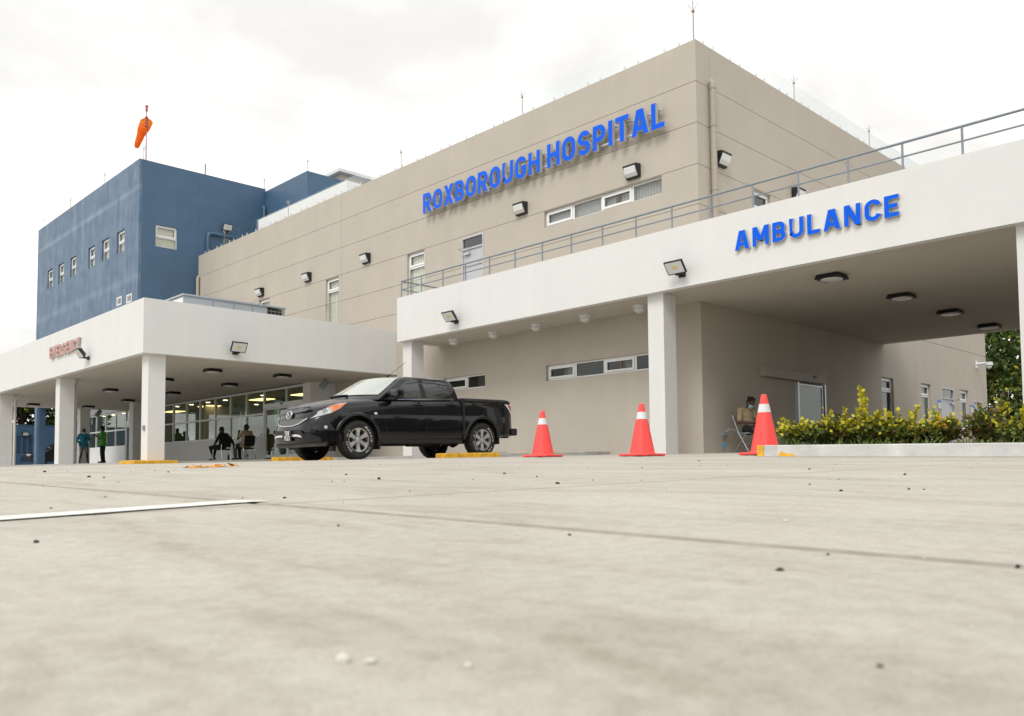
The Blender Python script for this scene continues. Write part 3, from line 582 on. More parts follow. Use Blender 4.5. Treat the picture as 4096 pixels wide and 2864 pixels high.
# ---------------------------------------------------------------- lettering
TT = .19
def arc(cx, cy, rx, ry, a0, a1, n=10): return [(cx + rx * math.cos(R(a0 + (a1 - a0) * i / n)), cy + ry * math.sin(R(a0 + (a1 - a0) * i / n))) for i in range(n + 1)]
def para(x0, y0, x1, y1, w=.205): return ('p', x0, y0, x1, y1, w)
h0, h1 = TT / 2, 1 - TT / 2
GL = {
 'I': (.19, [[(.095, 0), (.095, 1)]]), 'L': (.55, [[(.095, 1), (.095, h0), (.55, h0)]]), 'T': (.60, [[(0, h1), (.60, h1)], [(.30, 1 - TT), (.30, 0)]]),
 'H': (.66, [[(.095, 0), (.095, 1)], [(.565, 0), (.565, 1)], [(.19, .5), (.47, .5)]]),
 'E': (.56, [[(.56, h1), (.095, h1), (.095, h0), (.56, h0)], [(.19, .5), (.51, .5)]]),
 'N': (.68, [[(.095, 0), (.095, 1)], [(.585, 0), (.585, 1)], para(.12, 1, .56, 0, .22)]),
 'M': (.80, [[(.095, 0), (.095, 1)], [(.705, 0), (.705, 1)], para(.12, 1, .40, .26), para(.68, 1, .40, .26)]),
 'A': (.72, [para(.10, 0, .315, 1), para(.62, 0, .405, 1), [(.20, .27), (.52, .27)]]),
 'X': (.66, [para(.11, 0, .55, 1, .22), para(.55, 0, .11, 1, .22)]), 'Y': (.62, [para(.31, .40, .105, 1), para(.31, .40, .515, 1), [(.31, 0), (.31, .45)]]),
 'K': (.64, [[(.095, 0), (.095, 1)], para(.24, .42, .51, 1, .22), para(.30, .56, .53, 0, .22)]), 'V': (.64, [para(.32, 0, .105, 1), para(.32, 0, .535, 1)]),
 'R': (.64, [[(.095, 0), (.095, 1)], [(.19, h1), (.33, h1)] + arc(.34, .6825, .205, .2225, 90, -90)[1:] + [(.19, .46)], para(.35, .44, .53, 0, .21)]),
 'P': (.60, [[(.095, 0), (.095, 1)], [(.19, h1), (.30, h1)] + arc(.30, .665, .205, .24, 90, -90)[1:] + [(.19, .425)]]),
 'B': (.62, [[(.095, 0), (.095, 1)], [(.19, h1), (.32, h1)] + arc(.32, .7075, .18, .1975, 90, -90)[1:] + [(.19, .51)], [(.19, h0), (.32, h0)] + arc(.32, .3, .205, .205, -90, 90)[1:] + [(.19, .505)]]),
 'D': (.64, [[(.095, 0), (.095, 1)], [(.19, h1), (.30, h1)] + arc(.30, .66, .245, .245, 90, 0)[1:] + arc(.30, .34, .245, .245, 0, -90) + [(.19, h0)]]),
 'O': (.66, [arc(.33, .66, .235, .245, 0, 180) + arc(.33, .34, .235, .245, 180, 360) + [(.565, .66)]]),
 '0': (.60, [arc(.30, .67, .205, .235, 0, 180) + arc(.30, .33, .205, .235, 180, 360) + [(.505, .67)]]),
 'C': (.62, [arc(.33, .66, .235, .245, 12, 180) + arc(.33, .34, .235, .245, 180, 348)]),
 'G': (.65, [arc(.33, .66, .235, .245, 14, 180) + arc(.33, .34, .235, .245, 180, 360) + [(.565, .47), (.34, .47)]]),
 'U': (.66, [[(.095, 1), (.095, .34)] + arc(.33, .34, .235, .245, 180, 360) + [(.565, 1)]]),
 'S': (.60, [arc(.30, .70, .205, .205, 20, 270) + arc(.30, .2975, .205, .2025, 90, -160)[1:]]),
 '1': (.34, [[(.235, 0), (.235, 1)], para(.03, .70, .19, .93, .16)]), '2': (.58, [arc(.29, .69, .2, .215, 165, -35) + [(.12, h0), (.56, h0)]]),
 '5': (.58, [[(.52, h1), (.13, h1), (.11, .50)] + arc(.28, .305, .205, .21, 105, -150)]), '7': (.54, [[(0, h1), (.54, h1)], para(.44, .86, .2, 0)]), '/': (.4, [para(.08, 0, .32, 1, .14)]),
 ' ': (.30, []),
}
def ribbon(P, t):
    """quads of a mitred stroke along P"""
    n = len(P); Lr = []
    closed = (abs(P[0][0] - P[-1][0]) + abs(P[0][1] - P[-1][1])) < 1e-6
    for i in range(n):
        a = P[i - 1] if i else (P[-2] if closed else None); b = P[i]; c = P[i + 1] if i < n - 1 else (P[1] if closed else None)
        def nrm(p, q):
            dx, dy = q[0] - p[0], q[1] - p[1]; l = math.hypot(dx, dy) or 1; return (-dy / l, dx / l)
        if a is None: nx, ny = nrm(b, c); k = 1
        elif c is None: nx, ny = nrm(a, b); k = 1
        else:
            n1, n2 = nrm(a, b), nrm(b, c); nx, ny = n1[0] + n2[0], n1[1] + n2[1]; l = math.hypot(nx, ny) or 1; nx /= l; ny /= l
            k = 1 / max(.45, nx * n1[0] + ny * n1[1])
        Lr.append(((b[0] + nx * t / 2 * k, b[1] + ny * t / 2 * k), (b[0] - nx * t / 2 * k, b[1] - ny * t / 2 * k)))
    return Lr
def letter(mb, ch, f, depth, h, t=TT, flat=False):
    """f maps (x, y, d) in letter units / metres to 3D; d = 0 at the back"""
    for k, st in enumerate(GL[ch][1]):
        if st[0] == 'p':
            _, x0, y0, x1, y1, wd = st; Lr = [((x0 - wd / 2, y0), (x0 + wd / 2, y0)), ((x1 - wd / 2, y1), (x1 + wd / 2, y1))]
        else: Lr = ribbon(st, t)
        d1 = depth + k * .0012
        F = [(f(a[0], a[1], d1), f(b[0], b[1], d1)) for a, b in Lr]; B = [(f(a[0], a[1], 0), f(b[0], b[1], 0)) for a, b in Lr]
        for i in range(len(Lr) - 1):
            mb.quad(F[i][0], F[i][1], F[i + 1][1], F[i + 1][0], 0)
            if not flat:
                mb.quad(B[i][0], B[i + 1][0], F[i + 1][0], F[i][0], 1); mb.quad(F[i][1], F[i + 1][1], B[i + 1][1], B[i][1], 1)
        if not flat:
            for i in (0, -1): mb.quad(B[i][0], F[i][0], F[i][1], B[i][1], 1)
def twidth(s, gap): return sum(GL[c][0] + gap for c in s) - gap
def wall_text(parent, s, x, yl, yr, z0, z1, depth, mats, gap=.13, stand=.0):
    """letters on a wall that faces -X, from y = yl (left as one reads) to yr"""
    W = twidth(s, gap); sx = (yl - yr) / W; h = z1 - z0; u = 0
    for c in s:
        if c != ' ':
            mb = MB(); letter(mb, c, lambda a, b, d, u=u: (x - stand - d, yl - (u + a) * sx, z0 + b * h), depth, h); mb.build('letter', mats, parent)
        u += GL[c][0] + gap
rs = thing('hospital_sign', 'large blue raised letters reading ROXBOROUGH HOSPITAL on the beige facade', 'sign', (BF, 20.84, 8.1))
wall_text(rs, 'ROXBOROUGH', BF, 20.85, 15.70, 8.14, 8.765, .10, [M_['letter blue'], M_['letter return']], stand=.14)
wall_text(rs, 'HOSPITAL', BF, 15.43, 11.58, 8.155, 8.80, .10, [M_['letter blue'], M_['letter return']], stand=.14)
for z in (8.26, 8.62):
    mb = MB(); mb.box(BF - .135, BF - .10, 11.7, 20.75, z, z + .045)
    for k in range(10): mb.box(BF - .10, BF - .001, 11.9 + k * .96, 11.95 + k * .96, z + .005, z + .04)
    mb.build('mounting_rail', M_['galvanised'], rs)
sg = thing('ambulance_sign', 'blue raised letters reading AMBULANCE on the white canopy front', 'sign', (ab, 8.91, 4.37))
wall_text(sg, 'AMBULANCE', ab, 8.91, 5.69, 4.372, 4.755, .06, [M_['letter blue'], M_['letter return']], gap=.16, stand=.012)
sg = thing('emergency_sign', 'red raised letters reading EMERGENCY on the white canopy side', 'sign', (ec0, 30.43, 3.8))
wall_text(sg, 'EMERGENCY', ec0, 30.45, 27.5, 3.80, 4.17, .07, [M_['letter red'], M_['letter return']], gap=.16, stand=.012)

# ---------------------------------------------------------------- lamps on the walls
def floodlight(label, loc, nrm, tilt=38, s=1.0):
    """LED flood head leaning out from its bracket; nrm = the wall's outward direction"""
    n = Vector(nrm); side = Vector((0, 0, 1)).cross(n)
    t = thing('floodlight', label, 'floodlight', loc, 'LED floodlights on the walls'); O = Vector(loc)
    mb = MB(); mb.obox(frame(O + n * .02, side, n, (0, 0, 1)), .16 * s, .04, .10 * s); mb.obox(frame(O + n * .075 * s, side, n, (0, 0, 1)), .15 * s, .12 * s, .035)
    mb.tube([O + side * -.09 * s + n * .13 * s, O + side * .09 * s + n * .13 * s], .022, 8); mb.build('bracket', M_['black metal'], t)
    c, q = math.cos(R(tilt)), math.sin(R(tilt))
    up = (Vector((0, 0, 1)) * c + n * q); out = (n * c - Vector((0, 0, 1)) * q)
    C = O + n * .15 * s + up * .17 * s; Fm = frame(C, side, out, up)
    w_, h_ = .46 * s, .31 * s
    mb = MB(); mb.obox(Fm @ Matrix.Translation((0, .02, 0)), w_, .045, h_, bev=.014)
    b = [Fm @ Vector((x * w_ * k, y, z * h_ * k)) for y, k in ((-.002, .46), (-.075, .34)) for x, z in ((-1, -1), (1, -1), (1, 1), (-1, 1))]
    mb.add(b, [(0, 1, 5, 4), (1, 2, 6, 5), (2, 3, 7, 6), (3, 0, 4, 7), (4, 5, 6, 7)])
    for k in range(9): mb.obox(Fm @ Matrix.Translation((w_ * (-.32 + .08 * k), -.06, 0)), .008, .05, h_ * .72)
    mb.build('housing', M_['black metal'], t)
    mb = MB(); mb.obox(Fm @ Matrix.Translation((0, .0445, 0)), w_ * .88, .006, h_ * .82); mb.build('lens', M_['lens'], t)
    mb = MB(); mb.obox(Fm @ Matrix.Translation((0, .049, h_ * .04)), w_ * .27, .004, h_ * .24); mb.build('led_chip', M_['led'], t)
floodlight('black LED floodlight on the short ambulance canopy stretch above the parked pickup', (ab, 17.62, 4.10), (-1, 0, 0))
floodlight('black LED floodlight on the canopy front just above the middle white column', (ab, 10.22, 4.12), (-1, 0, 0))
floodlight('black LED floodlight on the broad front of the emergency canopy', (10.95, ec1, 3.40), (0, -1, 0), 30)
floodlight('black LED floodlight in front of the red EMERGENCY letters', (ec0, 26.8, 3.46), (-1, 0, 0))
floodlight('black LED floodlight on the blue wall above the beige roof edge', (17.9, A1, 11.5), (0, -1, 0), 25)
def wall_pack(label, loc, nrm, s=1.0):
    n = Vector(nrm); side = Vector((0, 0, 1)).cross(n); O = Vector(loc); Fm = frame(O, side, n, (0, 0, 1))
    t = thing('wall_lamp', label, 'wall lamp', loc, 'black wall pack lamps with prismatic lenses')
    W, H = .40 * s, .34 * s
    def prism(mb, x0, x1, prof): # prof in (out, z)
        k = len(prof); a = [Fm @ Vector((x0, p, z)) for p, z in prof]; b = [Fm @ Vector((x1, p, z)) for p, z in prof]
        mb.add(a + b, [tuple(range(k)), tuple(range(2 * k - 1, k - 1, -1))] + [(i, (i + 1) % k, k + (i + 1) % k, k + i) for i in range(k)])
    mb = MB(); prism(mb, -W / 2, W / 2, [(0, -H / 2), (0, H / 2), (.20, H / 2 - .02), (.21, H / 2 - .05), (.075, -H / 2)]); mb.build('housing', M_['black metal'], t)
    mb = MB(); prism(mb, -W * .42, W * .42, [(.195, H * .33), (.218, H * .2), (.185, -H * .2), (.102, -H * .40), (.085, -H * .38)]); mb.build('lens', M_['lens'], t)
    mb = MB(); mb.obox(Fm @ Matrix.Translation((0, .2155, H / 2 - .045)), W, .012, .03); mb.build('rim', M_['black metal'], t)
wall_pack('black wall lamp farthest along the facade, above the rooftop air unit', (BF, 31.85, 7.40), (-1, 0, 0))
wall_pack('black wall lamp above and left of the tall window beside the vertical joint', (BF, 28.15, 7.39), (-1, 0, 0))
wall_pack('black wall lamp between the vertical joint and the tall window behind the railing end', (BF, 24.27, 7.38), (-1, 0, 0))
wall_pack('black wall lamp left of the long upper window, under the letters HOSPITAL', (BF, 16.62, 7.36), (-1, 0, 0))
wall_pack('black wall lamp right above the long upper window', (BF, 12.68, 7.38), (-1, 0, 0))
wall_pack('black wall lamp on the side wall beside the rainwater pipe', (17.55, A0, 7.42), (0, -1, 0))
wall_pack('black wall lamp on the side wall half hidden behind the AMBULANCE canopy edge', (21.3, A0, 7.40), (0, -1, 0))
def ceiling_lamp(label, x, y, z, s=.46):
    t = thing('ceiling_lamp', label, 'ceiling light', (x, y, z), 'square black ceiling lights under the canopies')
    a = s / 2; b = s / 2 * .86
    mb = MB(); vs = [(x + i * k, y + j * k, z - d) for k, d in ((b, -.0), (a, .085), (a * .97, .095)) for i, j in ((-1, -1), (1, -1), (1, 1), (-1, 1))]
    mb.add(vs, [(0, 1, 5, 4), (1, 2, 6, 5), (2, 3, 7, 6), (3, 0, 4, 7), (4, 5, 9, 8), (5, 6, 10, 9), (6, 7, 11, 10), (7, 4, 8, 11), (8, 9, 10, 11)]); mb.build('housing', M_['black metal'], t)
    mb = MB(); mb.lathe([(0, z - .125), (s * .25, z - .122), (s * .40, z - .112), (s * .44, z - .096)], Matrix.Translation((x, y, 0)), 20); mb.build('lens', M_['lens'], t)
for lb, x, y in (('nearest the front edge of the emergency canopy, right of the corner column', 11.36, 24.87), ('nearest the sliding doors of the glass front', 13.67, 24.79), ('above the seated people, second row from the front edge', 13.65, 28.49),
                 ('half hidden behind the corner column', 11.29, 28.33), ('right behind the corner column, deeper under the emergency canopy', 13.42, 32.88), ('left of the corner column under the emergency canopy', 11.16, 33.09),
                 ('close to the inner white column by the hinged glass door', 13.33, 37.37), ('above the two standing people', 13.18, 41.95), ('farthest left, in front of the blue pillar', 10.9, 42.05)):
    ceiling_lamp('black ceiling light ' + lb, x, y, ez0 + .003)
for lb, x, y in (('nearest the AMBULANCE letters in the ambulance bay', 16.31, 7.57), ('second back from the AMBULANCE letters', 19.35, 7.38), ('third back in the ambulance bay row', 22.25, 7.33), ('deepest in the ambulance bay row, by the trees', 25.3, 7.35)):
    ceiling_lamp('black ceiling light ' + lb, x, y, az0 + .003, .5)
for lb, y in (('nearest the free end of the canopy strip', 18.86), ('second from the free end of the canopy strip', 17.16), ('in the middle of the canopy strip row', 15.49), ('above the left end of the long lower window', 13.77), ('next to the middle white column', 12.08)):
    x, z = 15.93, az0 + .003
    t = thing('bulkhead_lamp', 'round white caged bulkhead lamp ' + lb, 'bulkhead lamp', (x, y, z), 'caged bulkhead lamps under the canopy strip')
    mb = MB(); mb.lathe([(.15, z), (.155, z - .05), (.145, z - .065)], Matrix.Translation((x, y, 0)), 20); mb.build('base', M_['window white'], t)
    mb = MB(); mb.lathe([(.125, z - .06), (.12, z - .11), (.09, z - .15), (.04, z - .17), (0, z - .172)], Matrix.Translation((x, y, 0)), 18); mb.build('globe', M_['lens'], t)
    mb = MB()
    for k in range(3):
        a = R(60 * k + 20); mb.tube([(x + .145 * math.cos(a) * math.cos(R(q)), y + .145 * math.sin(a) * math.cos(R(q)), z - .06 - .125 * math.sin(R(q))) for q in range(0, 181, 20)], .006, 5)
    mb.build('cage', M_['window white'], t)
def speaker(label, loc, d):
    t = thing('loudspeaker', label, 'loudspeaker', loc, 'grey horn loudspeakers hung from the soffit'); O = Vector(loc); d = Vector(d).normalized()
    mb = MB(); mb.tube([O, O - Vector((0, 0, .10)), O - Vector((0, 0, .16)) + d * .05], .012, 6); mb.build('bracket', M_['grey steel paint'], t)
    mb = MB(); c = O - Vector((0, 0, .17)); mb.tube([c - d * .12, c - d * .10, c + d * .16, c + d * .22], [.06, .095, .11, .115], 14); mb.build('body', M_['grey steel paint'], t)
speaker('grey loudspeaker hung from the soffit right of the sliding door transom', (15.3, 24.85, ez0 + .003), (-.55, .35, -.75))
speaker('grey loudspeaker hung at the far soffit edge above the green shirt', (14.2, 43.6, ez0 + .003), (-.45, .4, -.8))

# ---------------------------------------------------------------- pipes, rods, roof things
def pipe(label, mats, pts, r, collars=()):
    t = thing('rainwater_pipe', label, 'drainpipe', pts[-1])
    mb = MB(); mb.tube(pts, r, 12); mb.build('pipe', M_[mats], t)
    for p, ax_ in collars:
        mb = MB(); p = Vector(p); mb.tube([p - Vector((0, 0, .025)), p + Vector((0, 0, .025))], r + .012, 12); mb.obox(frame(p + Vector(ax_) * r, (1, 0, 0), (0, 1, 0), (0, 0, 1)), .03, .03, .03); mb.build('clip', M_[mats], t)
px, py = 17.17, A0 - .09
pipe('beige rainwater pipe near the outer corner of the side wall', 'pipe beige', [(px, A0 + .02, 9.20), (px, py + .03, 9.22), (px, py, 9.17), (px, py, 8.9), (px, py, 5.0)], .075, [((px, py, z), (0, 1, 0)) for z in (9.05, 8.15, 6.6, 5.3)])
pipe('beige rainwater pipe in the corner against the blue wall', 'pipe beige', [(BF + .02, 37.80, 9.05), (BF - .07, 37.80, 9.07), (BF - .1, 37.80, 9.0), (BF - .1, 37.80, 4.4)], .075, [((BF - .1, 37.80, 8.1), (1, 0, 0))])
pipe('blue pipe bent across the blue wall under its floodlight', 'pipe blue', [(18.9, A1 - .08, 11.25), (17.2, A1 - .08, 11.25), (17.06, A1 - .08, 11.2), (17.02, A1 - .08, 11.05), (17.02, A1 - .08, 9.6)], .085)
pipe('blue rainwater pipe in the inner corner of the stair tower', 'pipe blue', [(19.85, A1 + .02, 13.05), (19.85, A1 - .08, 13.07), (19.85, A1 - .1, 12.95), (19.85, A1 - .1, 9.9)], .085)
pipe('white rainwater pipe on the leftmost canopy column', 'pipe white', [(9.35, 37.78, ez0), (9.30, 37.78, 3.06), (9.17, 37.80, 3.0), (9.15, 37.80, 2.9), (9.15, 37.80, .36)], .055)
pipe('slim pale rainwater pipe behind the second canopy column', 'pipe white', [(9.3, 30.45, ez0), (9.2, 30.45, 3.05), (9.15, 30.45, 2.9), (9.15, 30.45, .33)], .05)
rt_ = thing('lightning_rod', '', 'lightning rod', (0, 0, 0), 'lightning rods along the roof edges')
mb = MB(); mb.tube([(0, 0, -.04), (0, 0, .55)], .011, 5); mb.lathe([(.0, .54), (.035, .55), (.028, .58), (0, .585)], Matrix(), 8); mb.build('rod', M_['tan wood'], rt_)
mb = MB()
for k in range(4):
    a = R(90 * k + 30); mb.tube([(0, 0, .57), (.10 * math.cos(a), .10 * math.sin(a), .70)], .006, 4)
mb.tube([(0, 0, .57), (0, 0, .76)], .006, 4); mb.build('spike', M_['galvanised'], rt_)
rods = [((BF + .12, A0 + .12, ZT), 'at the outer corner of the beige roof, the tallest'), ((BF + .1, 16.7, ZT), 'on the beige roof above the gap between ROXBOROUGH and HOSPITAL'), ((BF + .1, 22.45, ZT), 'on the beige roof left of the first letter R'), ((BF + .1, 29.9, ZT), 'on the beige roof in front of the stair tower'), ((BF + .1, 35.5, ZT), 'on the beige roof beside the blue pipe'),
        ((21.6, A0 + .1, ZT), 'nearest the corner along the side wall roof'), ((26.5, A0 + .1, ZT), 'second along the side wall roof'), ((31.4, A0 + .1, ZT), 'third along the side wall roof, above the railing'),
        ((bb + .1, 52.6, 14.02), 'at the far left corner of the blue roof'), ((bb + .1, 47.9, 14.02), 'in the middle of the blue roof left edge'), ((bb + .1, 42.7, 14.02), 'on the blue roof left edge, closest to the windsock'), ((14.15, A1 + .25, 14.02), 'beside the windsock pole'),
        ((19.95, A1 + .1, 13.97), 'where the blue wing meets the stair tower'), ((20.1, 34.2, 13.9), 'on the near corner of the blue stair tower')]
for i, (p, lb) in enumerate(rods):
    o = rt_ if i == 0 else dup(rt_, p)
    o.location = p; o['label'] = 'thin lightning rod ' + lb
    if i == 0: o.scale = (1.2, 1.2, 1.35)
    elif i in (8, 9, 10, 12, 13): o.scale = (1, 1, .9)
    else: o.scale = (1, 1, 1)
mb = MB(); mb.tube([(16.95, A1 + .15, 13.9), (16.95, A1 + .15, 14.55)], .028, 8); mb.tube([(16.95, A1 + .15, 14.55), (16.95, A1 + .15, 14.6)], [.028, .01], 8)
tag(mb.build('vent_pipe', M_['joint'], None, (16.95, A1 + .15, 13.9)), 'short dark pipe stub standing on the blue roof edge', 'pipe')
# windsock
Mt('windsock cloth', (.98, .22, .02), .75, var=.06)
_n = M_['windsock cloth'].node_tree; _t = _n.nodes.new('ShaderNodeBsdfTranslucent'); _t.inputs[0].default_value = (1, .34, .04, 1); _x = _n.nodes.new('ShaderNodeMixShader'); _x.inputs[0].default_value = .5
_n.links.new(_n.nodes['Principled BSDF'].outputs[0], _x.inputs[1]); _n.links.new(_t.outputs[0], _x.inputs[2]); _n.links.new(_x.outputs[0], _n.nodes['Material Output'].inputs[0])
Mt('windsock lining', (.95, .40, .05), .8); Mt('pole red', (.42, .07, .05), .5); Mt('pole steel', (.36, .22, .20), .5)
wx, wy = 14.34, A1 + .5
wsck = thing('windsock', 'orange windsock hanging from a red pole on the blue roof', 'windsock', (wx, wy, 13.95))
mb = MB(); mb.tube([(wx, wy, 13.7), (wx, wy, 15.75)], .026, 8); mb.build('pole', M_['pole steel'], wsck)
mb = MB(); mb.lathe([(.03, 15.72), (.075, 15.74), (.075, 15.78), (.06, 15.80), (.06, 16.10), (.08, 16.12), (.08, 16.16), (.04, 16.19), (.03, 16.24)], Matrix.Translation((wx, wy, 0)), 12); mb.build('swivel', M_['pole red'], wsck)
mb = MB(); mb.tube([(wx, wy, 16.2), (wx, wy, 16.48)], .016, 6); mb.lathe([(.05, 16.46), (.05, 16.66), (.07, 16.67), (.06, 16.70), (.03, 16.74), (0, 16.75)], Matrix.Translation((wx, wy, 0)), 12); mb.build('beacon', M_['pole red'], wsck)
rgt = Vector(_r); rgt.z = 0; rgt.normalize(); fwd = Vector((-rgt.y, rgt.x, 0)); upv = Vector((0, 0, 1))
C0 = Vector((wx, wy, 15.93)) + fwd * .02 - rgt * .02
path = [(0, 0, .26), (-.10, -.17, .25), (-.21, -.36, .22), (-.28, -.52, .165), (-.33, -.66, .155), (-.42, -.84, .135), (-.49, -1.0, .115), (-.515, -1.06, .085)]
rings = []
wv = (rgt * .85 - upv * .5).normalized()
for i, (dx, dz, r_) in enumerate(path):
    c = C0 + rgt * dx + upv * dz + fwd * (.03 * i)
    if i == 0: a = (fwd * .86 - upv * .40 - rgt * .30).normalized()
    elif i == 1: a = (fwd * .45 - upv * .75 - rgt * .5).normalized()
    else: a = (rgt * (path[min(i + 1, len(path) - 1)][0] - path[i - 1][0]) + upv * (path[min(i + 1, len(path) - 1)][1] - path[i - 1][1]) + fwd * .05).normalized()
    s1 = a.cross(wv).normalized(); s2 = s1.cross(a).normalized()
    rings.append([c + (s1 * math.cos(2 * math.pi * k / 20) + s2 * math.sin(2 * math.pi * k / 20)) * r_ * (1 + .05 * math.sin(3 * 2 * math.pi * k / 20 + i) * (i > 0)) for k in range(20)])
mb = MB(); mb.loft(rings, 0, True, True); mb.build('sock', M_['windsock cloth'], wsck)
mb = MB(); mb.tube(rings[0] + rings[0][:1], .012, 6, cap=False)
for k in (0, 5, 10, 15): mb.tube([C0, rings[0][k]], .007, 5)
mb.build('hoop', M_['pole red'], wsck)
# packaged air unit on the emergency canopy roof
acu = thing('rooftop_air_unit', 'long blue grey rooftop air conditioning unit behind the white canopy edge', 'air conditioner', (10.92, 26, 4.3))
mb = MB(); mb.box(10.92, 13.75, 26.0, 28.2, 4.31, 5.58); mb.build('casing', M_['ac metal'], acu)
for k, (a, b) in enumerate(((10.95, 11.85), (11.88, 12.55), (12.58, 13.2), (13.23, 13.74))):
    mb = MB(); mb.box(a, b, 25.975, 25.999, 4.4, 5.52); mb.build('panel', M_['ac metal'], acu)
mb = MB(); mb.box(10.895, 10.919, 26.05, 28.15, 4.4, 5.52); mb.build('panel', M_['window white'], acu)
mb = MB(); mb.box(10.86, 14.44, 25.94, 28.26, 5.581, 5.63); mb.build('lid', M_['ac metal'], acu)
mb = MB(); mb.box(13.76, 14.36, 26.1, 28.1, 4.32, 5.55); mb.build('coil', M_['black metal'], acu)
mb = MB()
for k in range(9): mb.box(13.78, 14.36, 26.06, 26.075, 4.5 + k * .12, 4.515 + k * .12)
for k in range(5): mb.box(13.80 + k * .14, 13.81 + k * .14, 26.055, 26.06, 4.4, 5.55)
mb.box(14.361, 14.42, 26.0, 26.06, 4.32, 5.578); mb.build('grille', M_['ac metal'], acu)
cctv = thing('security_camera', 'white dome security camera on the far end of the side wall', 'camera', (35.6, A0, 3.95))
mb = MB(); mb.box(35.45, 35.6, A0 - .03, A0 - .001, 3.78, 4.06); mb.tube([(35.52, A0 - .03, 3.95), (35.52, A0 - .42, 3.95)], .05, 8); mb.build('arm', M_['window white'], cctv)
mb = MB(); mb.lathe([(.0, 4.0), (.13, 3.98), (.14, 3.86), (.12, 3.84)], Matrix.Translation((35.52, A0 - .45, 0)), 14); mb.lathe([(.10, 3.84), (.09, 3.77), (.05, 3.73), (0, 3.72)], Matrix.Translation((35.52, A0 - .45, 0)), 14); mb.build('dome', M_['lens'], cctv)
sckt = thing('wall_socket', 'small grey weatherproof socket box low on the ambulance side wall', 'socket box', (17.45, A0, .8))
mb = MB(); mb.obox(frame((17.45, A0 - .04, .82), (1, 0, 0), (0, 1, 0), (0, 0, 1)), .18, .08, .10, bev=.012); mb.build('box', M_['grey steel paint'], sckt)
mb = MB(); mb.tube([(17.45, A0 - .06, .87), (17.52, A0 - .12, .93), (17.65, A0 - .2, .90), (17.75, A0 - .22, .80), (17.78, A0 - .25, .76), (17.70, A0 - .35, .82), (17.72, A0 - .5, .88)], .007, 5); mb.build('cable', M_['window white'], sckt)
sckt = thing('wall_socket', 'small grey weatherproof socket box low on the white corner column', 'socket box', (8.63, 22.98, 1.2))
mb = MB(); mb.obox(frame((8.605, 22.98, 1.22), (0, 1, 0), (1, 0, 0), (0, 0, 1)), .10, .05, .13, bev=.01); mb.build('box', M_['grey steel paint'], sckt)
# ---------------------------------------------------------------- the pickup truck (x runs towards its tail, y = 0 is its centre line, near side is y < 0)
Mt('black car paint', (.0035, .0038, .006), .25, spec=.15, coat=.85)
Mt('tyre rubber', (.016, .016, .0155), .8, var=.2, vscale=20, bump=.3, bscale=120)
Mt('tyre white', (.55, .54, .50), .8, var=.3, vscale=40)
Mt('alloy', (.62, .63, .64), .28, metal=.9)
Mt('alloy dark', (.05, .05, .055), .5, metal=.5)
Mt('car glass', (.012, .014, .016), .03, spec=.6, coat=.6)
Mt('windscreen glass', (.40, .43, .39), .05, spec=.6, coat=1)
Mt('headlamp clear', (.60, .64, .67), .12, spec=.8, coat=1, var=.3, vscale=14, dark=(.25, .28, .3))
Mt('indicator orange', (.85, .20, .02), .2, spec=.7, coat=1)
Mt('tail lamp red', (.42, .015, .02), .2, spec=.7, coat=1)
Mt('reflector white', (.70, .70, .69), .2, coat=.6)
Mt('trim black', (.012, .012, .013), .6)
Mt('plate black', (.006, .006, .006), .4); Mt('plate white', (.85, .85, .84), .5)
Mt('mud grime', (.055, .05, .042), .9, var=.3, vscale=8)
WT = [(-.99, 0.0), (-.985, .30), (-.965, .46), (-.92, .60), (-.86, .70), (-.77, .785), (-.66, .84), (-.5, .885), (-.25, .91), (.1, .92), (.6, .922), (2.6, .922), (3.2, .93), (3.8, .915), (4.0, .90), (4.10, .87), (4.15, .82)]
def interp(T, x):
    if x <= T[0][0]: return T[0][1]
    for (a, p), (b, q) in zip(T, T[1:]):
        if x <= b: return p + (q - p) * (x - a) / (b - a)
    return T[-1][1]
ZC = [(-1.0, .985), (-.96, 1.03), (-.90, 1.065), (-.7, 1.105), (-.3, 1.165), (.0, 1.215), (.3, 1.235), (.6, 1.23), (4.15, 1.232)]
ZE = [(-1.0, .90), (-.9, .95), (-.75, 1.0), (-.5, 1.05), (-.26, 1.085), (.1, 1.125), (.5, 1.16), (1.6, 1.20), (2.6, 1.218), (4.15, 1.23)]
ZB = [(-1.0, .40), (-.8, .37), (-.5, .35), (.4, .345), (2.55, .365), (2.75, .41), (4.15, .44)]
def lean(x, z): return .25 * max(0, z - .58) * max(0, min(1, (-.25 - x) / .6)) + .05 * max(0, .5 - z) * max(0, min(1, (-.5 - x) / .4))
def half(x):
    w, zb, ze, zc = interp(WT, x), interp(ZB, x), interp(ZE, x), interp(ZC, x)
    w = max(w, .06); k = min(1, w / .5)
    return [(w * .80, zb - .0), (w - .05 * k, zb + .012), (w - .012 * k, zb + .06), (w - .004, zb + .16), (w, .64), (w - .004, .80), (w - .014 * k, ze - .16), (w - .034 * k, ze - .075), (w - .068 * k, ze - .022), (w - .13 * k, ze + (zc - ze) * .18), (w * .66, ze + (zc - ze) * .62), (w * .33, ze + (zc - ze) * .93), (0, zc)]
def yside(x, z):
    h = half(x)
    for (y0, z0), (y1, z1) in zip(h, h[1:9]):
        if z <= z1: return y0 + (y1 - y0) * max(0, min(1, (z - z0) / max(1e-6, z1 - z0)))
    return h[8][0]
tr = local_thing('pickup_truck', 'glossy black double cab pickup truck parked before the beige facade', 'pickup truck', (9.135, 14.53, .238)); tr.rotation_euler = (0, -math.atan(.0185), 0)
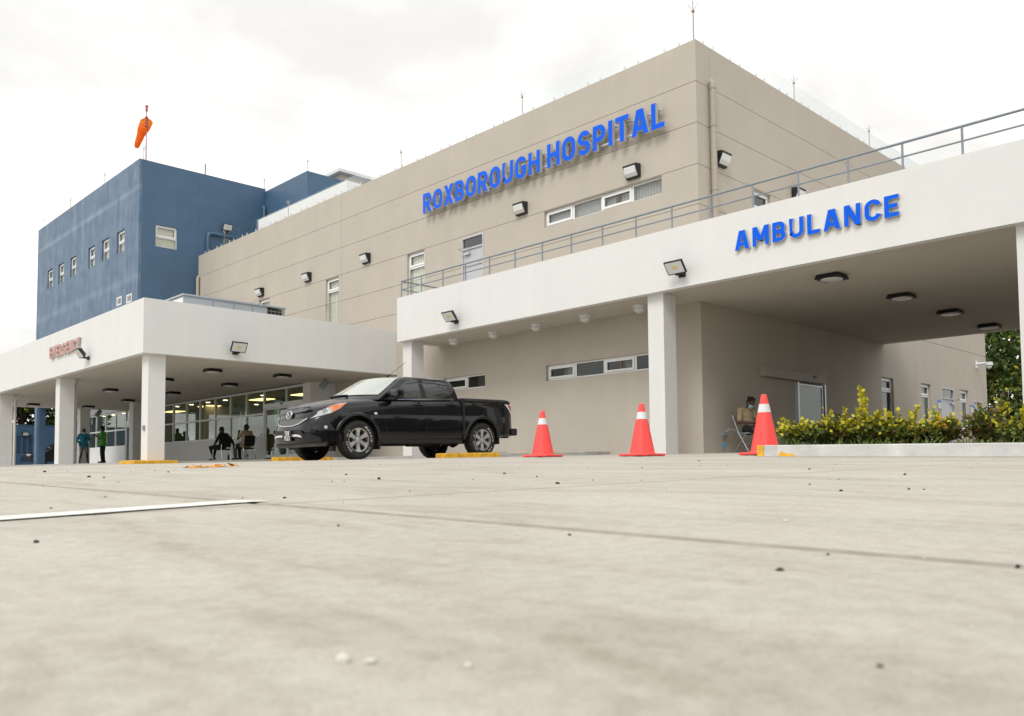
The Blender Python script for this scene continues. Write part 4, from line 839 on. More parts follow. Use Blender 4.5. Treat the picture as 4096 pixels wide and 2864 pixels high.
xs = [-.99, -.985, -.965, -.92, -.86, -.77, -.66, -.5, -.4, -.25, -.1, .1, .3, .6, 1.0, 1.6, 2.2, 2.6, 2.75, 3.0, 3.3, 3.6, 3.85, 4.0, 4.10, 4.15]
mb = MB(); rings = []
for x in xs:
    h = half(x); rings.append([Vector((x + lean(x, z), -y, z)) for y, z in h] + [Vector((x + lean(x, z), y, z)) for y, z in h[-2::-1]])
mb.loft(rings, 0, True)
for i in (0, -1): mb.add(rings[i], [tuple(range(len(rings[i])))])
n_ = len(rings[0])
mb.add([p for r in rings for p in (r[0], r[-1])], [(2 * i, 2 * i + 1, 2 * i + 3, 2 * i + 2) for i in range(len(rings) - 1)])
body = mb.build('body', [M_['black car paint'], M_['trim black']], tr, merge=True)
RAD = .452
def cutter(x, z, r):
    c = MB(); c.tube([(x, -1.2, z), (x, -.52, z)], r, 48, 1, sm=False); c.tube([(x, .52, z), (x, 1.2, z)], r, 48, 1, sm=False)
    o = c.build('cut', [M_['trim black'], M_['trim black']]); return o
for x, z in ((0, .385), (3.19, .385)):
    cu = cutter(x, z, RAD)
    for v in cu.data.vertices: v.co.y = v.co.y
    bpy.context.view_layer.update()
    cu.parent = tr
    md = body.modifiers.new('arch', 'BOOLEAN'); md.object = cu; md.operation = 'DIFFERENCE'; md.solver = 'EXACT'
    bpy.context.view_layer.update()
    dg = bpy.context.evaluated_depsgraph_get(); me = bpy.data.meshes.new_from_object(body.evaluated_get(dg)); body.modifiers.clear(); old = body.data; body.data = me; bpy.data.meshes.remove(old)
    cm = cu.data; bpy.data.objects.remove(cu); bpy.data.meshes.remove(cm)
body.data.name = 'body'; body.data.set_sharp_from_angle(angle=R(32))
# surface patches that follow the body
def patch(name, mt, low, up, off, nu=10, nv=3, fn=None, side=-1, parent=tr, thick=0.):
    """strip between two curves given as (x, z) on the flank"""
    fn = fn or (lambda x, z: yside(x, z))
    def smp(P, t):
        k = t * (len(P) - 1); i = min(int(k), len(P) - 2); u = k - i
        return P[i][0] + (P[i + 1][0] - P[i][0]) * u, P[i][1] + (P[i + 1][1] - P[i][1]) * u
    mb = MB(); rows_ = []
    for j in range(nv + 1):
        r = []
        for i in range(nu + 1):
            a, b = smp(low, i / nu), smp(up, i / nu); v = j / nv; x, z = a[0] + (b[0] - a[0]) * v, a[1] + (b[1] - a[1]) * v
            r.append(Vector((x + lean(x, z), side * (fn(x, z) + off), z)))
        rows_.append(r)
    mb.loft(rows_, 0, True)
    if thick:
        ins = [[Vector((p.x, p.y - side * thick, p.z)) for p in r] for r in rows_]
        edge = lambda R_: R_[0] + [r[-1] for r in R_[1:]] + R_[-1][::-1][1:] + [r[0] for r in R_[::-1]][1:]
        mb.loft([edge(rows_), edge(ins)], 0, False)
    return mb.build(name, M_[mt], parent)
# nose: curve seen from above, addressed by its arc length from the centre line
NC = [(0.0, -.992, 0.0)]
for (x0, y0), (x1, y1) in zip(WT, WT[1:]): NC.append((NC[-1][0] + math.hypot(x1 - x0, y1 - y0), x1, y1))
def nose(s, z, off=0.):
    """point on the nose at signed arc length s (negative = near side) and height z"""
    a = abs(s); x = interp([(q[0], q[1]) for q in NC], a); y = interp([(q[0], q[2]) for q in NC], a)
    x2 = interp([(q[0], q[1]) for q in NC], a + .01); y2 = interp([(q[0], q[2]) for q in NC], a + .01)
    dx, dy = x2 - x, y2 - y; l = math.hypot(dx, dy) or 1; nx, ny = -dy / l, dx / l
    sh = max(0, z - (interp(ZE, x) - .16)) * .15
    y = y - sh * (1 if a > .35 else 0)
    px_, py_ = x + lean(x, z) + nx * off, y + ny * off
    return Vector((px_, py_ if s > 0 else -py_, z))
def npatch(name, mt, low, up, off, nu=12, nv=3, parent=tr, mir=False, thick=0., sm=True):
    """strip on the nose between two (s, z) curves"""
    def smp(P, t):
        k = t * (len(P) - 1); i = min(int(k), len(P) - 2); u = k - i
        return P[i][0] + (P[i + 1][0] - P[i][0]) * u, P[i][1] + (P[i + 1][1] - P[i][1]) * u
    res = []
    for sg_ in ((1, -1) if mir else (1,)):
        mb = MB(); rows_ = []; ins = []
        for j in range(nv + 1):
            r = []; q = []
            for i in range(nu + 1):
                a, b = smp(low, i / nu), smp(up, i / nu); v = j / nv
                s, z = a[0] + (b[0] - a[0]) * v, a[1] + (b[1] - a[1]) * v
                r.append(nose(s * sg_, z, off)); q.append(nose(s * sg_, z, off - thick))
            rows_.append(r); ins.append(q)
        mb.loft(rows_, 0, sm)
        if thick:
            edge = lambda R_: R_[0] + [r[-1] for r in R_[1:]] + R_[-1][::-1][1:] + [r[0] for r in R_[::-1]][1:]
            mb.loft([edge(rows_), edge(ins)], 0, False)
        res.append(mb.build(name, M_[mt], parent))
    return res
SX = lambda x: interp([(q[1], q[0]) for q in NC], x)
# grille openings, chrome-edged, with honeycomb
def mesh_grille(low, up, cell=.075):
    g_ = npatch('grille', 'trim black', low, up, .004, 24, 4)[0]
    zl = lambda s: interp(low, s); zu = lambda s: interp(up, s)
    mb = MB(); s0, s1 = low[0][0], low[-1][0]; ch = cell * .46; j = 0
    zmin, zmax = min(p[1] for p in low), max(p[1] for p in up); z = zmin
    while z < zmax:
        s = s0 + (cell / 2 if j % 2 else 0)
        while s < s1:
            pts = [(s - cell / 2, z), (s - cell / 5, z + ch / 2), (s + cell / 5, z + ch / 2), (s + cell / 2, z), (s + cell / 5, z - ch / 2), (s - cell / 5, z - ch / 2)]
            for a, b in zip(pts[:4], pts[1:4]):
                if all(s0 < q[0] < s1 and zl(q[0]) <= q[1] <= zu(q[0]) for q in (a, b)): mb.tube([nose(a[0], a[1], .012), nose(b[0], b[1], .012)], .0034, 4, cap=False)
            s += cell
        z += ch / 2; j += 1
    mb.build('grille_mesh', M_['alloy'], g_)
    mb = MB(); mb.tube([nose(*p, .014) for p in low] + [nose(*p, .014) for p in up[::-1]] + [nose(*low[0], .014)], .008, 6); mb.build('grille_trim', M_['black car paint'], g_)
mesh_grille([(-.60, .945), (-.45, .915), (-.2, .90), (.2, .90), (.45, .915), (.60, .945)], [(-.60, 1.005), (-.45, .995), (-.2, .99), (.2, .99), (.45, .995), (.60, 1.005)])
mesh_grille([(-.50, .775), (-.36, .70), (-.15, .665), (.15, .665), (.36, .70), (.50, .775)], [(-.50, .80), (-.36, .80), (-.15, .795), (.15, .795), (.36, .80), (.50, .80)])
npatch('grille_trim', 'alloy', [(-.56, .775), (-.38, .685), (-.15, .648), (.15, .648), (.38, .685), (.56, .775)], [(-.56, .80), (-.38, .702), (-.15, .662), (.15, .662), (.38, .702), (.56, .80)], .022, 24, 1)
# emblem: oval ring with spread wings
emb = MB(); cc = (0, .872); pts = [(cc[0] + .092 * math.cos(R(a)), cc[1] + .072 * math.sin(R(a))) for a in range(0, 361, 15)]
emb.tube([nose(s, z, .035) for s, z in pts], .0095, 6)
wing = [(-.075, .895), (-.052, .905), (-.026, .868), (0, .842), (.026, .868), (.052, .905), (.075, .895)]
emb.tube([nose(s, z, .035) for s, z in wing], .0085, 6)
bk = MB(); bk.add([nose(s, z, .028) for s, z in pts[:-1]], [tuple(range(len(pts) - 1))])
e_ = emb.build('emblem', M_['chrome'], tr); bk.build('emblem_back', M_['black car paint'], e_)
# lower bumper, air intake, plate
npatch('bumper', 'black car paint', [(-1.30, .36), (-1.0, .345), (-.5, .33), (0, .325), (.5, .33), (1.0, .345), (1.30, .36)], [(-1.30, .52), (-1.0, .52), (-.6, .50), (0, .50), (.6, .50), (1.0, .52), (1.30, .52)], .030, 40, 4, thick=.03)
npatch('air_intake', 'trim black', [(-.56, .452), (-.4, .425), (.4, .425), (.56, .452)], [(-.47, .565), (-.35, .575), (.35, .575), (.47, .565)], .034, 20, 2)
npatch('skid_plate', 'mud grime', [(-.95, .26), (0, .24), (.95, .26)], [(-1.0, .345), (0, .325), (1.0, .345)], .0, 24, 2, thick=.05)
npatch('intake_trim', 'reflector white', [(.15, .452), (.36, .452), (.50, .43)], [(.15, .49), (.34, .49), (.44, .478)], .042, 8, 1, mir=True, thick=.02)
def side_s(x): return SX(x)
npatch('fog_lamp_recess', 'trim black', [(.74, .565), (.95, .535), (1.16, .53)], [(.70, .60), (.93, .69), (1.03, .685)], .006, 10, 3, mir=True)
for sg_ in (1, -1):
    mb = MB(); c = nose(sg_ * .95, .61, .02); c2 = nose(sg_ * .95, .61, -.02); mb.tube([c2, c], .042, 14); mb.build('fog_lamp', M_['trim black'], tr)
    mb = MB(); d_ = (c - c2).normalized(); mb.tube([c, c + d_ * .006], .033, 14); mb.build('fog_lens', M_['headlamp clear'], tr)
npatch('bumper_step', 'black car paint', [(.62, .535), (.80, .515), (1.28, .52)], [(.56, .60), (.80, .545), (1.28, .545)], .045, 10, 1, mir=True, thick=.03)
pl = MB(); P0 = nose(-.09, .47, .06); pl.obox(frame(P0 + Vector((-.004, 0, .0)), (0, 1, 0), (1, 0, 0), (0, 0, 1)), .285, .014, .205, bev=.005)
plate = pl.build('number_plate', M_['plate black'], tr)
for s_, z0 in (('TDK', .478), ('1522', .384)):
    wd = twidth(s_, .14) * .078; u = 0; y0 = P0.y + wd / 2
    for c in s_:
        if s_ == '1522' and False: pass
        mb = MB(); letter(mb, c, lambda a, b, d, u=u: (P0.x - .0125 - d, y0 - (u + a) * .078, z0 + b * .083), .001, .083, .15, True); mb.build('plate_letter', M_['plate white'], plate)
        u += GL[c][0] + .14
# headlamps
lowp = [(-.93, .775), (-.80, .82), (-.62, .875), (-.42, .965), (-.25, 1.075)]; upp = [(-.90, .79), (-.80, .90), (-.66, 1.005), (-.47, 1.055), (-.25, 1.082)]
for sd_ in (-1, 1):
    S = [(SX(x), z) for x, z in lowp]; U = [(SX(x), z) for x, z in upp]
    mbn = npatch('headlamp', 'reflector white', [(s * sd_, z) for s, z in S], [(s * sd_, z) for s, z in U], .010, 16, 4, thick=.02)[0]
    f = lambda x, z: (SX(x) * sd_, z)
    npatch('headlamp_lens', 'headlamp clear', [f(-.90, .785), f(-.78, .835), f(-.64, .885)], [f(-.865, .82), f(-.77, .92), f(-.60, .985)], .016, 10, 3, parent=mbn)
    npatch('indicator', 'indicator orange', [f(-.62, .89), f(-.42, .975), f(-.27, 1.073)], [f(-.575, .985), f(-.46, 1.025), f(-.27, 1.078)], .017, 10, 3, parent=mbn)
    npatch('indicator', 'indicator orange', [f(-.72, .975), f(-.60, .99), f(-.46, 1.02)], [f(-.68, .995), f(-.58, 1.022), f(-.44, 1.05)], .0175, 8, 1, parent=mbn)
    mb = MB(); c = nose(sd_ * SX(-.73), .91, .018); c2 = nose(sd_ * SX(-.73), .91, 0); d_ = (c - c2).normalized(); mb.tube([c, c + d_ * .004], .052, 18); mb.build('headlamp_bowl', M_['chrome'], mbn)
    mb = MB(); x = .40; y = sd_ * (yside(x, .885) + .004); mb.lathe([(0, .012), (.022, .008), (.032, 0)], Matrix.Translation((x, y, .885)) @ Matrix.Rotation(R(-90 * sd_), 4, 'X') @ Matrix.Diagonal((1.25, .8, 1, 1)), 14); mb.build('side_repeater', M_['reflector white'], tr)
# cab
LV = [(1.165, .865), (1.235, .852), (1.33, .828), (1.44, .792), (1.54, .752), (1.60, .722), (1.645, .690), (1.672, .63), (1.688, .52)]
def ghw(z): return interp(LV, z)
def fc(z): return .06 + 1.88 * (z - 1.235) if z < 1.64 else .06 + 1.88 * .405 + (z - 1.64) * 4.5
def fs(z): return .60 + 1.44 * (z - 1.235) if z < 1.61 else .60 + 1.44 * .375 + (z - 1.61) * 3.2
def bx(z): return interp([(1.165, 2.625), (1.235, 2.612), (1.44, 2.565), (1.54, 2.53), (1.60, 2.49), (1.645, 2.44), (1.672, 2.35), (1.688, 2.2)], z)
YS = [0, .3, .55, .75, .88, .96, 1.0]
def wsx(z, k): return fc(z) + (fs(z) - fc(z)) * abs(k) ** 2.4
def gring(z):
    hw, b = ghw(z), bx(z); p = [(wsx(z, k), hw * k) for k in YS]; f_ = fs(z)
    p += [(f_ + (b - .10 - f_) * t, hw + .006 * math.sin(math.pi * t)) for t in (.06, .2, .4, .6, .8, 1.0)]
    p += [(b - .04, hw - .018), (b - .008, hw - .065), (b, hw - .14), (b, hw * .4), (b, 0)]
    return [Vector((x, -y, z)) for x, y in p] + [Vector((x, y, z)) for x, y in p[-2:0:-1]]
mb = MB(); rg = [gring(z) for z, _ in LV]; mb.loft(rg, 0, True, True)
top = rg[-1]; c = Vector((1.62, 0, 1.70)); mid = [(p * .55 + c * .45) + Vector((0, 0, .006)) for p in top]
mb.loft([top, mid], 0, True, True); mb.add(mid + [c + Vector((0, 0, .004))], [(i, (i + 1) % len(mid), len(mid)) for i in range(len(mid))], 0, True)
mb.build('cab', M_['black car paint'], tr, merge=True, smooth_angle=R(30))
gfn = lambda x, z: ghw(z) + .002
# windscreen: pale base colour stands in for sky reflection and a sunshade
mb = MB(); rw = []
for j in range(9):
    z = 1.262 + (1.637 - 1.262) * j / 8
    rw.append([Vector((wsx(z, k * .93) - .006, ghw(z) * k * .93, z + .010)) for k in [q / 12 for q in range(-12, 13)]])
mb.loft(rw, 0, True); ws_ = mb.build('windscreen', M_['windscreen glass'], tr)
for yy in (-.38, .18):
    mb = MB(); p = [Vector((wsx(1.262, k) - .02, ghw(1.262) * k, 1.278)) for k in (yy, yy + .28, yy + .5)]; mb.tube([p[0] + Vector((-.04, 0, -.02)), p[0], p[1], p[2]], .011, 5); mb.build('wiper', M_['trim black'], tr)
for sd_ in (-1, 1):
    patch('window', 'car glass', [(.86, 1.205), (1.2, 1.222), (1.575, 1.238)], [(.93, 1.30), (1.205, 1.525), (1.545, 1.588)], .006, 12, 4, gfn, sd_)
    patch('window', 'car glass', [(1.70, 1.243), (2.0, 1.252), (2.36, 1.275)], [(1.665, 1.585), (2.0, 1.580), (2.30, 1.535)], .006, 12, 4, gfn, sd_)
    patch('door_pillar', 'trim black', [(1.585, 1.238), (1.69, 1.243)], [(1.553, 1.60), (1.655, 1.60)], .005, 4, 4, gfn, sd_)
    patch('rain_visor', 'car glass', [(.96, 1.36), (1.215, 1.515), (1.56, 1.565)], [(1.02, 1.415), (1.24, 1.57), (1.55, 1.625)], .020, 12, 2, gfn, sd_, thick=.012)
    patch('rain_visor', 'car glass', [(1.665, 1.565), (2.0, 1.560), (2.32, 1.52)], [(1.655, 1.625), (2.0, 1.62), (2.30, 1.572)], .020, 10, 2, gfn, sd_, thick=.012)
    patch('belt_trim', 'chrome', [(.72, 1.172), (1.6, 1.205), (2.45, 1.233)], [(.72, 1.180), (1.6, 1.213), (2.45, 1.241)], .006, 14, 1, lambda x, z: max(yside(x, z) - .004, ghw(z)), sd_)
    patch('quarter_trim', 'trim black', [(.62, 1.155), (.80, 1.19)], [(.70, 1.20), (.845, 1.29)], .006, 4, 2, gfn, sd_)
    # shut lines
    for P in ([(.565, 1.13), (.575, .9), (.64, .62), (.66, .43)], [(1.63, 1.20), (1.645, .9), (1.66, .44)], [(2.50, 1.215), (2.52, .9), (2.505, .62), (2.40, .44)], [(.66, .425), (1.6, .43), (2.40, .435)]):
        q = []
        for (x0, z0), (x1, z1) in zip(P, P[1:]): q += [(x0 + (x1 - x0) * k / 5, z0 + (z1 - z0) * k / 5) for k in range(5)]
        q.append(P[-1]); mb = MB(); mb.tube([Vector((x, sd_ * (yside(x, z) - .001), z)) for x, z in q], .0045, 4, cap=False); mb.build('shut_line', M_['trim black'], tr)
    mb = MB(); mb.box(2.625, 2.668, min(sd_ * .70, sd_ * .935), max(sd_ * .70, sd_ * .935), .38, 1.245); mb.build('bed_gap', M_['trim black'], tr)
    mb = MB(); mb.tube([Vector((2.678, sd_ * (yside(2.7, z) + .001), z)) for z in (.44, .6, .8, 1.0, 1.15, 1.21)], .006, 5); mb.build('bed_edge', M_['black car paint'], tr)
    for x in (1.46, 2.33):
        z = 1.085 + .03 * (x > 2); y = yside(x, z)
        mb = MB(); mb.lathe([(0, -.002), (.045, .002), (.055, .006)], Matrix.Translation((x, sd_ * (y - .001), z)) @ Matrix.Rotation(R(-90 * sd_), 4, 'X') @ Matrix.Diagonal((1.2, .9, 1, 1)), 16); hd = mb.build('door_handle', M_['trim black'], tr)
        mb = MB(); mb.tube([Vector((x - .115, sd_ * (y + .004), z)), Vector((x - .08, sd_ * (y + .032), z)), Vector((x + .08, sd_ * (y + .032), z)), Vector((x + .115, sd_ * (y + .004), z))], .017, 8); mb.build('grip', M_['black car paint'], hd)
    # door mirror
    mb = MB(); y = sd_ * (yside(.78, 1.15) + .0)
    mb.obox(frame((.80, sd_ * 1.06, 1.275), (1, 0, 0), (0, 1, 0), (0, 0, 1)), .17, .30, .20, bev=.055); mr = mb.build('door_mirror', M_['black car paint'], tr)
    mb = MB(); mb.obox(frame((.775, sd_ * .95, 1.185), (1, 0, 0), (0, 1, 0), (0, 0, 1)), .11, .22, .06, bev=.02); mb.build('mirror_arm', M_['trim black'], mr)
    mb = MB(); mb.obox(frame((.881, sd_ * 1.06, 1.28), (1, 0, 0), (0, 1, 0), (0, 0, 1)), .004, .22, .12, bev=.001); mb.build('mirror_glass', M_['chrome'], mr)
    # arch lips and flares
    for cx in (0, 3.19):
        mb = MB(); r0, pr = RAD - .004, []
        for k in range(29):
            a = R(-22 + 224 * k / 28); c_, s_ = math.cos(a), math.sin(a); row = []
            for r_, o_ in ((r0, -.05), (r0, .012), (r0 + .03, .024), (r0 + .055, .016), (r0 + .075, -.006)):
                x, z = cx + r_ * c_, .385 + r_ * s_; zz_ = max(z, interp(ZB, x) + .02)
                row.append(Vector((x + lean(x, zz_) * (cx == 0), sd_ * (yside(x, zz_) + o_), z)))
            pr.append(row)
        pr = [r for r in pr if r[2].z > .40]
        mb.loft(pr, 0, True); mb.build('wheel_arch_flare', M_['black car paint'], tr)
    mb = MB(); mb.obox(frame((.475, sd_ * .80, .36), (1, 0, 0), (0, 1, 0), (0, 0, 1)), .025, .26, .34, bev=.01); mb.build('mud_flap', M_['trim black'], tr)
    mb = MB(); mb.obox(frame((3.67, sd_ * .80, .40), (1, 0, 0), (0, 1, 0), (0, 0, 1)), .02, .24, .24, bev=.008); mb.build('mud_flap', M_['trim black'], tr)
    mb = MB(); mb.box(.52, 2.62, min(sd_ * .70, sd_ * .895), max(sd_ * .70, sd_ * .895), .305, .39); mb.build('sill', M_['trim black'], tr)
    # tail lamp, rail clips
    tl = patch('tail_lamp', 'reflector white', [(4.095, .93), (4.125, .93)], [(3.90, 1.17), (4.10, 1.155)], .008, 4, 5, None, sd_)
    patch('tail_lamp_red', 'tail lamp red', [(4.06, 1.035), (4.125, 1.035)], [(3.985, 1.15), (4.11, 1.14)], .012, 3, 3, None, sd_, parent=tl)
    for x in (2.98, 3.35, 3.72): mb = MB(); mb.obox(frame((x, sd_ * (yside(x, 1.15) + .004), 1.165), (1, 0, 0), (0, 1, 0), (0, 0, 1)), .10, .03, .05, bev=.008); mb.build('cover_clip', M_['trim black'], tr)
mb = MB(); rr_ = []
for x in (2.67, 2.72, 3.4, 4.0, 4.10, 4.14):
    w_ = interp(WT, x) - .045; h_ = .055 if 2.7 < x < 4.05 else .03
    rr_.append([Vector((x, -w_, 1.19)), Vector((x, -w_ - .015, 1.215)), Vector((x, -w_ + .005, 1.20 + h_)), Vector((x, -w_ + .10, 1.222 + h_)), Vector((x, w_ - .10, 1.222 + h_)), Vector((x, w_ - .005, 1.20 + h_)), Vector((x, w_ + .015, 1.215)), Vector((x, w_, 1.19))])
mb.loft(rr_, 0, True); mb.add(rr_[-1], [tuple(range(8))]); mb.add(rr_[0], [tuple(range(8))]); mb.build('bed_cover', M_['trim black'], tr, smooth_angle=R(40))
mb = MB(); mb.obox(frame((4.16, 0, .55), (1, 0, 0), (0, 1, 0), (0, 0, 1)), .16, 1.84, .16, bev=.03); mb.box(4.0, 4.12, -.75, .75, .42, .5); mb.build('rear_bumper', M_['trim black'], tr)
mb = MB(); mb.tube([(1.14, -.28, 1.69), (1.135, -.28, 1.70), (1.20, -.28, 1.735)], [.03, .022, .010], 8); mb.tube([(1.17, -.28, 1.715), (1.62, -.28, 2.03)], .0045, 5); mb.build('antenna', M_['trim black'], tr)
# underside
mb = MB(); mb.box(-.75, 3.9, -.48, -.36, .33, .46); mb.box(-.75, 3.9, .36, .48, .33, .46); mb.box(-.6, .7, -.36, .36, .28, .5); mb.box(.9, 1.7, -.3, .05, .27, .4); mb.box(-.45, .45, -.60, .60, .40, .86); mb.box(2.8, 3.6, -.56, .56, .5, .9); mb.box(-.52, 4.0, -.52, .52, .5, .6); mb.build('chassis', M_['mud grime'], tr)
mb = MB(); mb.tube([(3.19, -.7, .375), (3.19, .7, .375)], .055, 10); mb.lathe([(0, -.14), (.10, -.11), (.15, 0), (.10, .11), (0, .14)], Matrix.Translation((3.19, .1, .375)) @ Matrix.Rotation(R(90), 4, 'Y'), 14); mb.tube([(0, -.7, .34), (0, .7, .34)], .045, 8); mb.build('axle', M_['mud grime'], tr)
mb = MB(); mb.tube([(.9, -.25, .33), (2.3, -.30, .33), (2.55, -.42, .34)], .04, 8); mb.tube([(1.6, -.28, .33), (2.2, -.30, .33)], .085, 10); mb.tube([(2.5, .35, .33), (4.0, .4, .36)], .035, 8); mb.build('exhaust', M_['mud grime'], tr)
mb = MB(); mb.box(2.3, 2.95, -.62, -.50, .30, .36); mb.box(2.2, 2.45, -.66, -.4, .28, .42); mb.build('leaf_spring', M_['mud grime'], tr)
# wheels
def wheel(x, sd_):
    Wm = Matrix.Translation((x, sd_ * .80, .372)) @ Matrix.Rotation(R(90) if sd_ < 0 else R(-90), 4, 'X') # local z = outwards
    wo = bpy.data.objects.new('wheel', None)
    mb = MB(); prof = [(.215, -.115), (.25, -.125), (.31, -.132), (.345, -.118), (.365, -.09), (.372, -.04), (.373, .0), (.372, .04), (.365, .09), (.345, .118), (.31, .132), (.25, .124), (.215, .108)]
    mb.lathe(prof, Wm, 56)
    for k in range(56):   # tread blocks at both shoulders
        a = 2 * math.pi * (k + .5) / 56
        for zz_ in (-.075, .075):
            F = Wm @ Matrix.Rotation(a, 4, 'Z') @ Matrix.Translation((.3685, 0, zz_)); mb.obox(F, .012, .024, .055)
    wh = mb.build('wheel', M_['tyre rubber'], tr)
    mb = MB(); mb.lathe([(.216, .112), (.236, .116), (.240, .108), (.228, .095), (.215, .06), (.205, -.10)], Wm, 48); mb.build('rim', M_['alloy'], wh)
    mb = MB(); mb.lathe([(0, -.02), (.16, -.02), (.207, -.03)], Wm, 32); mb.build('brake_disc', M_['alloy dark'], wh)
    mb = MB(); rot0 = R(90) if sd_ < 0 else R(90)
    for k in range(6):
        a = rot0 + R(60 * k); F = Wm @ Matrix.Rotation(a, 4, 'Z')
        prf = [(.05, .040, .088), (.10, .034, .088), (.16, .036, .094), (.195, .050, .100), (.223, .066, .106)]
        T_ = [F @ Vector((r_, s * hw_, z_)) for r_, hw_, z_ in prf for s in (-1, 1)]; D_ = [F @ Vector((r_, s * (hw_ + .012), z_ - .05)) for r_, hw_, z_ in prf for s in (-1, 1)]
        for i in range(len(prf) - 1):
            a0 = 2 * i
            mb.quad(T_[a0], T_[a0 + 1], T_[a0 + 3], T_[a0 + 2]); mb.quad(T_[a0], D_[a0], D_[a0 + 2], T_[a0 + 2]); mb.quad(T_[a0 + 1], D_[a0 + 1], D_[a0 + 3], T_[a0 + 3])
    mb.lathe([(0, .10), (.032, .098), (.040, .092), (.075, .086), (.08, .05)], Wm, 24); mb.build('spokes', M_['alloy'], wh)
    mb = MB()
    for k in range(6):
        a = rot0 + R(60 * k + 30); p = Wm @ Matrix.Rotation(a, 4, 'Z') @ Vector((.065, 0, .088)); q = Wm @ Matrix.Rotation(a, 4, 'Z') @ Vector((.065, 0, .105)); mb.tube([p, q], .010, 6)
    mb.build('wheel_nut', M_['alloy dark'], wh)
    if sd_ < 0:
        for s_, a0, a1 in (('MAXXIS', 62, -8), ('770', -30, -58), ('BRAVO', 232, 186), ('H/T', 168, 138)):
            W_ = twidth(s_, .22); u = 0; mb = MB(); sgn = 1
            for ch in s_:
                def f(a_, b_, d_, u=u):
                    th = R(a0 + (a1 - a0) * (u + a_) / W_); r_ = .262 + b_ * .044
                    return Wm @ Vector((r_ * math.cos(th), r_ * math.sin(th), .1295 + d_ - abs(r_ - .29) * .1))
                letter(mb, ch, f, .0015, 1, .2, True); u += GL[ch][0] + .22
            mb.build('tyre_lettering', M_['tyre white'], wh)
for x in (0, 3.19):
    for sd_ in (-1, 1): wheel(x, sd_)
# ---------------------------------------------------------------- traffic cones, kerbs, wheel stops
Mt('cone orange', (.95, .085, .075), .45, spec=.4, var=.06, vscale=10); Mt('cone band', (.70, .71, .73), .35, var=.05, vscale=20)
def cone(label, x, y, rz, h=.77):
    t = local_thing('traffic_cone', label, 'traffic cone', (x, y, gz(x, y) + .002), rz, 'orange traffic cones across the drive')
    mb = MB(); a = .245; mb.obox(Matrix.Translation((0, 0, .022)), a * 2, a * 2, .032, bev=.014)
    for i in (-1, 1):
        for j in (-1, 1): mb.obox(Matrix.Translation((i * .19, j * .19, .004)), .07, .07, .008)
    mb.build('base', M_['cone orange'], t)
    rb, rt2 = .178, .034
    rad = lambda z: rb + (rt2 - rb) * (z - .05) / (h - .05)
    n = 8
    mb = MB(); mb.lathe([(rb + .035, .036), (rb + .012, .043), (rb, .056)] + [(rad(z), z) for z in (.15, .3, .45, .54)] + [(rad(.54) * .985, .542)], Matrix(), 32); mb.build('body', M_['cone orange'], t)
    mb = MB(); mb.lathe([(rad(.54) + .003, .54), (rad(.645) + .003, .645)], Matrix(), 32); mb.build('reflective_band', M_['cone band'], t)
    mb = MB(); mb.lathe([(rad(.643), .643), (rad(h - .012), h - .012), (rad(h) - .008, h), (rad(h) - .016, h - .01), (.0, h - .02)], Matrix(), 32); mb.build('tip', M_['cone orange'], t)
    for k in range(4):
        a_ = R(45 + 90 * k); mb = MB(); p = []
        for z in (.06, .5): p.append(Vector(((rad(z) + .001) * math.cos(a_), (rad(z) + .001) * math.sin(a_), z)))
        mb.tube(p, .006, 5); mb.build('rib', M_['cone orange'], t)
    return t
cone('orange traffic cone with a pale band standing nearest the pickup tail', 10.15, 9.74, R(8))
cone('orange traffic cone with a pale band in front of the middle white column', 9.94, 7.53, R(2))
cone('orange traffic cone with a pale band partly behind the planter kerb corner', 9.72, 5.44, R(4))
def kerb(name, label, m, x0, x1, y0, y1, ztop, cat='kerb', grp=None, bev=.02):
    z0 = min(gz(x, y) for x in (x0, x1) for y in (y0, y1)) - .05
    mb = MB(); zt = lambda x, y: ztop(x, y)
    e = bev; P = []
    for k, (ix, iz) in enumerate(((0, 0), (0, 1), (e, 2))):
        for x, y in ((x0 + ix, y0 + ix), (x1 - ix, y0 + ix), (x1 - ix, y1 - ix), (x0 + ix, y1 - ix)): P.append((x, y, z0 if iz == 0 else zt(x, y) - (e * .8 if iz == 1 else 0)))
    mb.add(P, [(0, 1, 5, 4), (1, 2, 6, 5), (2, 3, 7, 6), (3, 0, 4, 7), (4, 5, 9, 8), (5, 6, 10, 9), (6, 7, 11, 10), (7, 4, 8, 11), (8, 9, 10, 11)])
    return tag(mb.build(name, M_[m], None, ((x0 + x1) / 2, (y0 + y1) / 2, z0)), label, cat, grp)
kerb('kerb', 'yellow painted kerb around the foot of the white corner column', 'yellow paint', 8.14, 9.27, 22.32, 23.4, lambda x, y: .348)
kerb('kerb', 'yellow painted kerb end behind the front wheels of the pickup', 'yellow paint', 12.05, 13.9, 22.1, 22.48, lambda x, y: .446 + .004 * (x - 12))
kerb('kerb', 'scuffed yellow kerb end in front of the pickup rear wheel', 'yellow paint', 10.42, 11.88, 12.62, 12.9, lambda x, y: gz(x, y) + .092)
kerb('kerb', 'grey kerb running on from the yellow kerb behind the first cone', 'kerb concrete', 11.883, 15.2, 12.625, 12.9, lambda x, y: gz(x, y) + .088)
kerb('wheel_stop', 'yellow half of a wheel stop lying behind the pickup rear wheel', 'yellow paint', 11.5, 12.25, 14.05, 14.2, lambda x, y: gz(x, y) + .10, 'wheel stop', bev=.035)
kerb('wheel_stop', 'black half of a wheel stop showing right of the pickup rear wheel', 'black plastic', 12.253, 13.5, 14.05, 14.2, lambda x, y: gz(x, y) + .10, 'wheel stop', bev=.035)
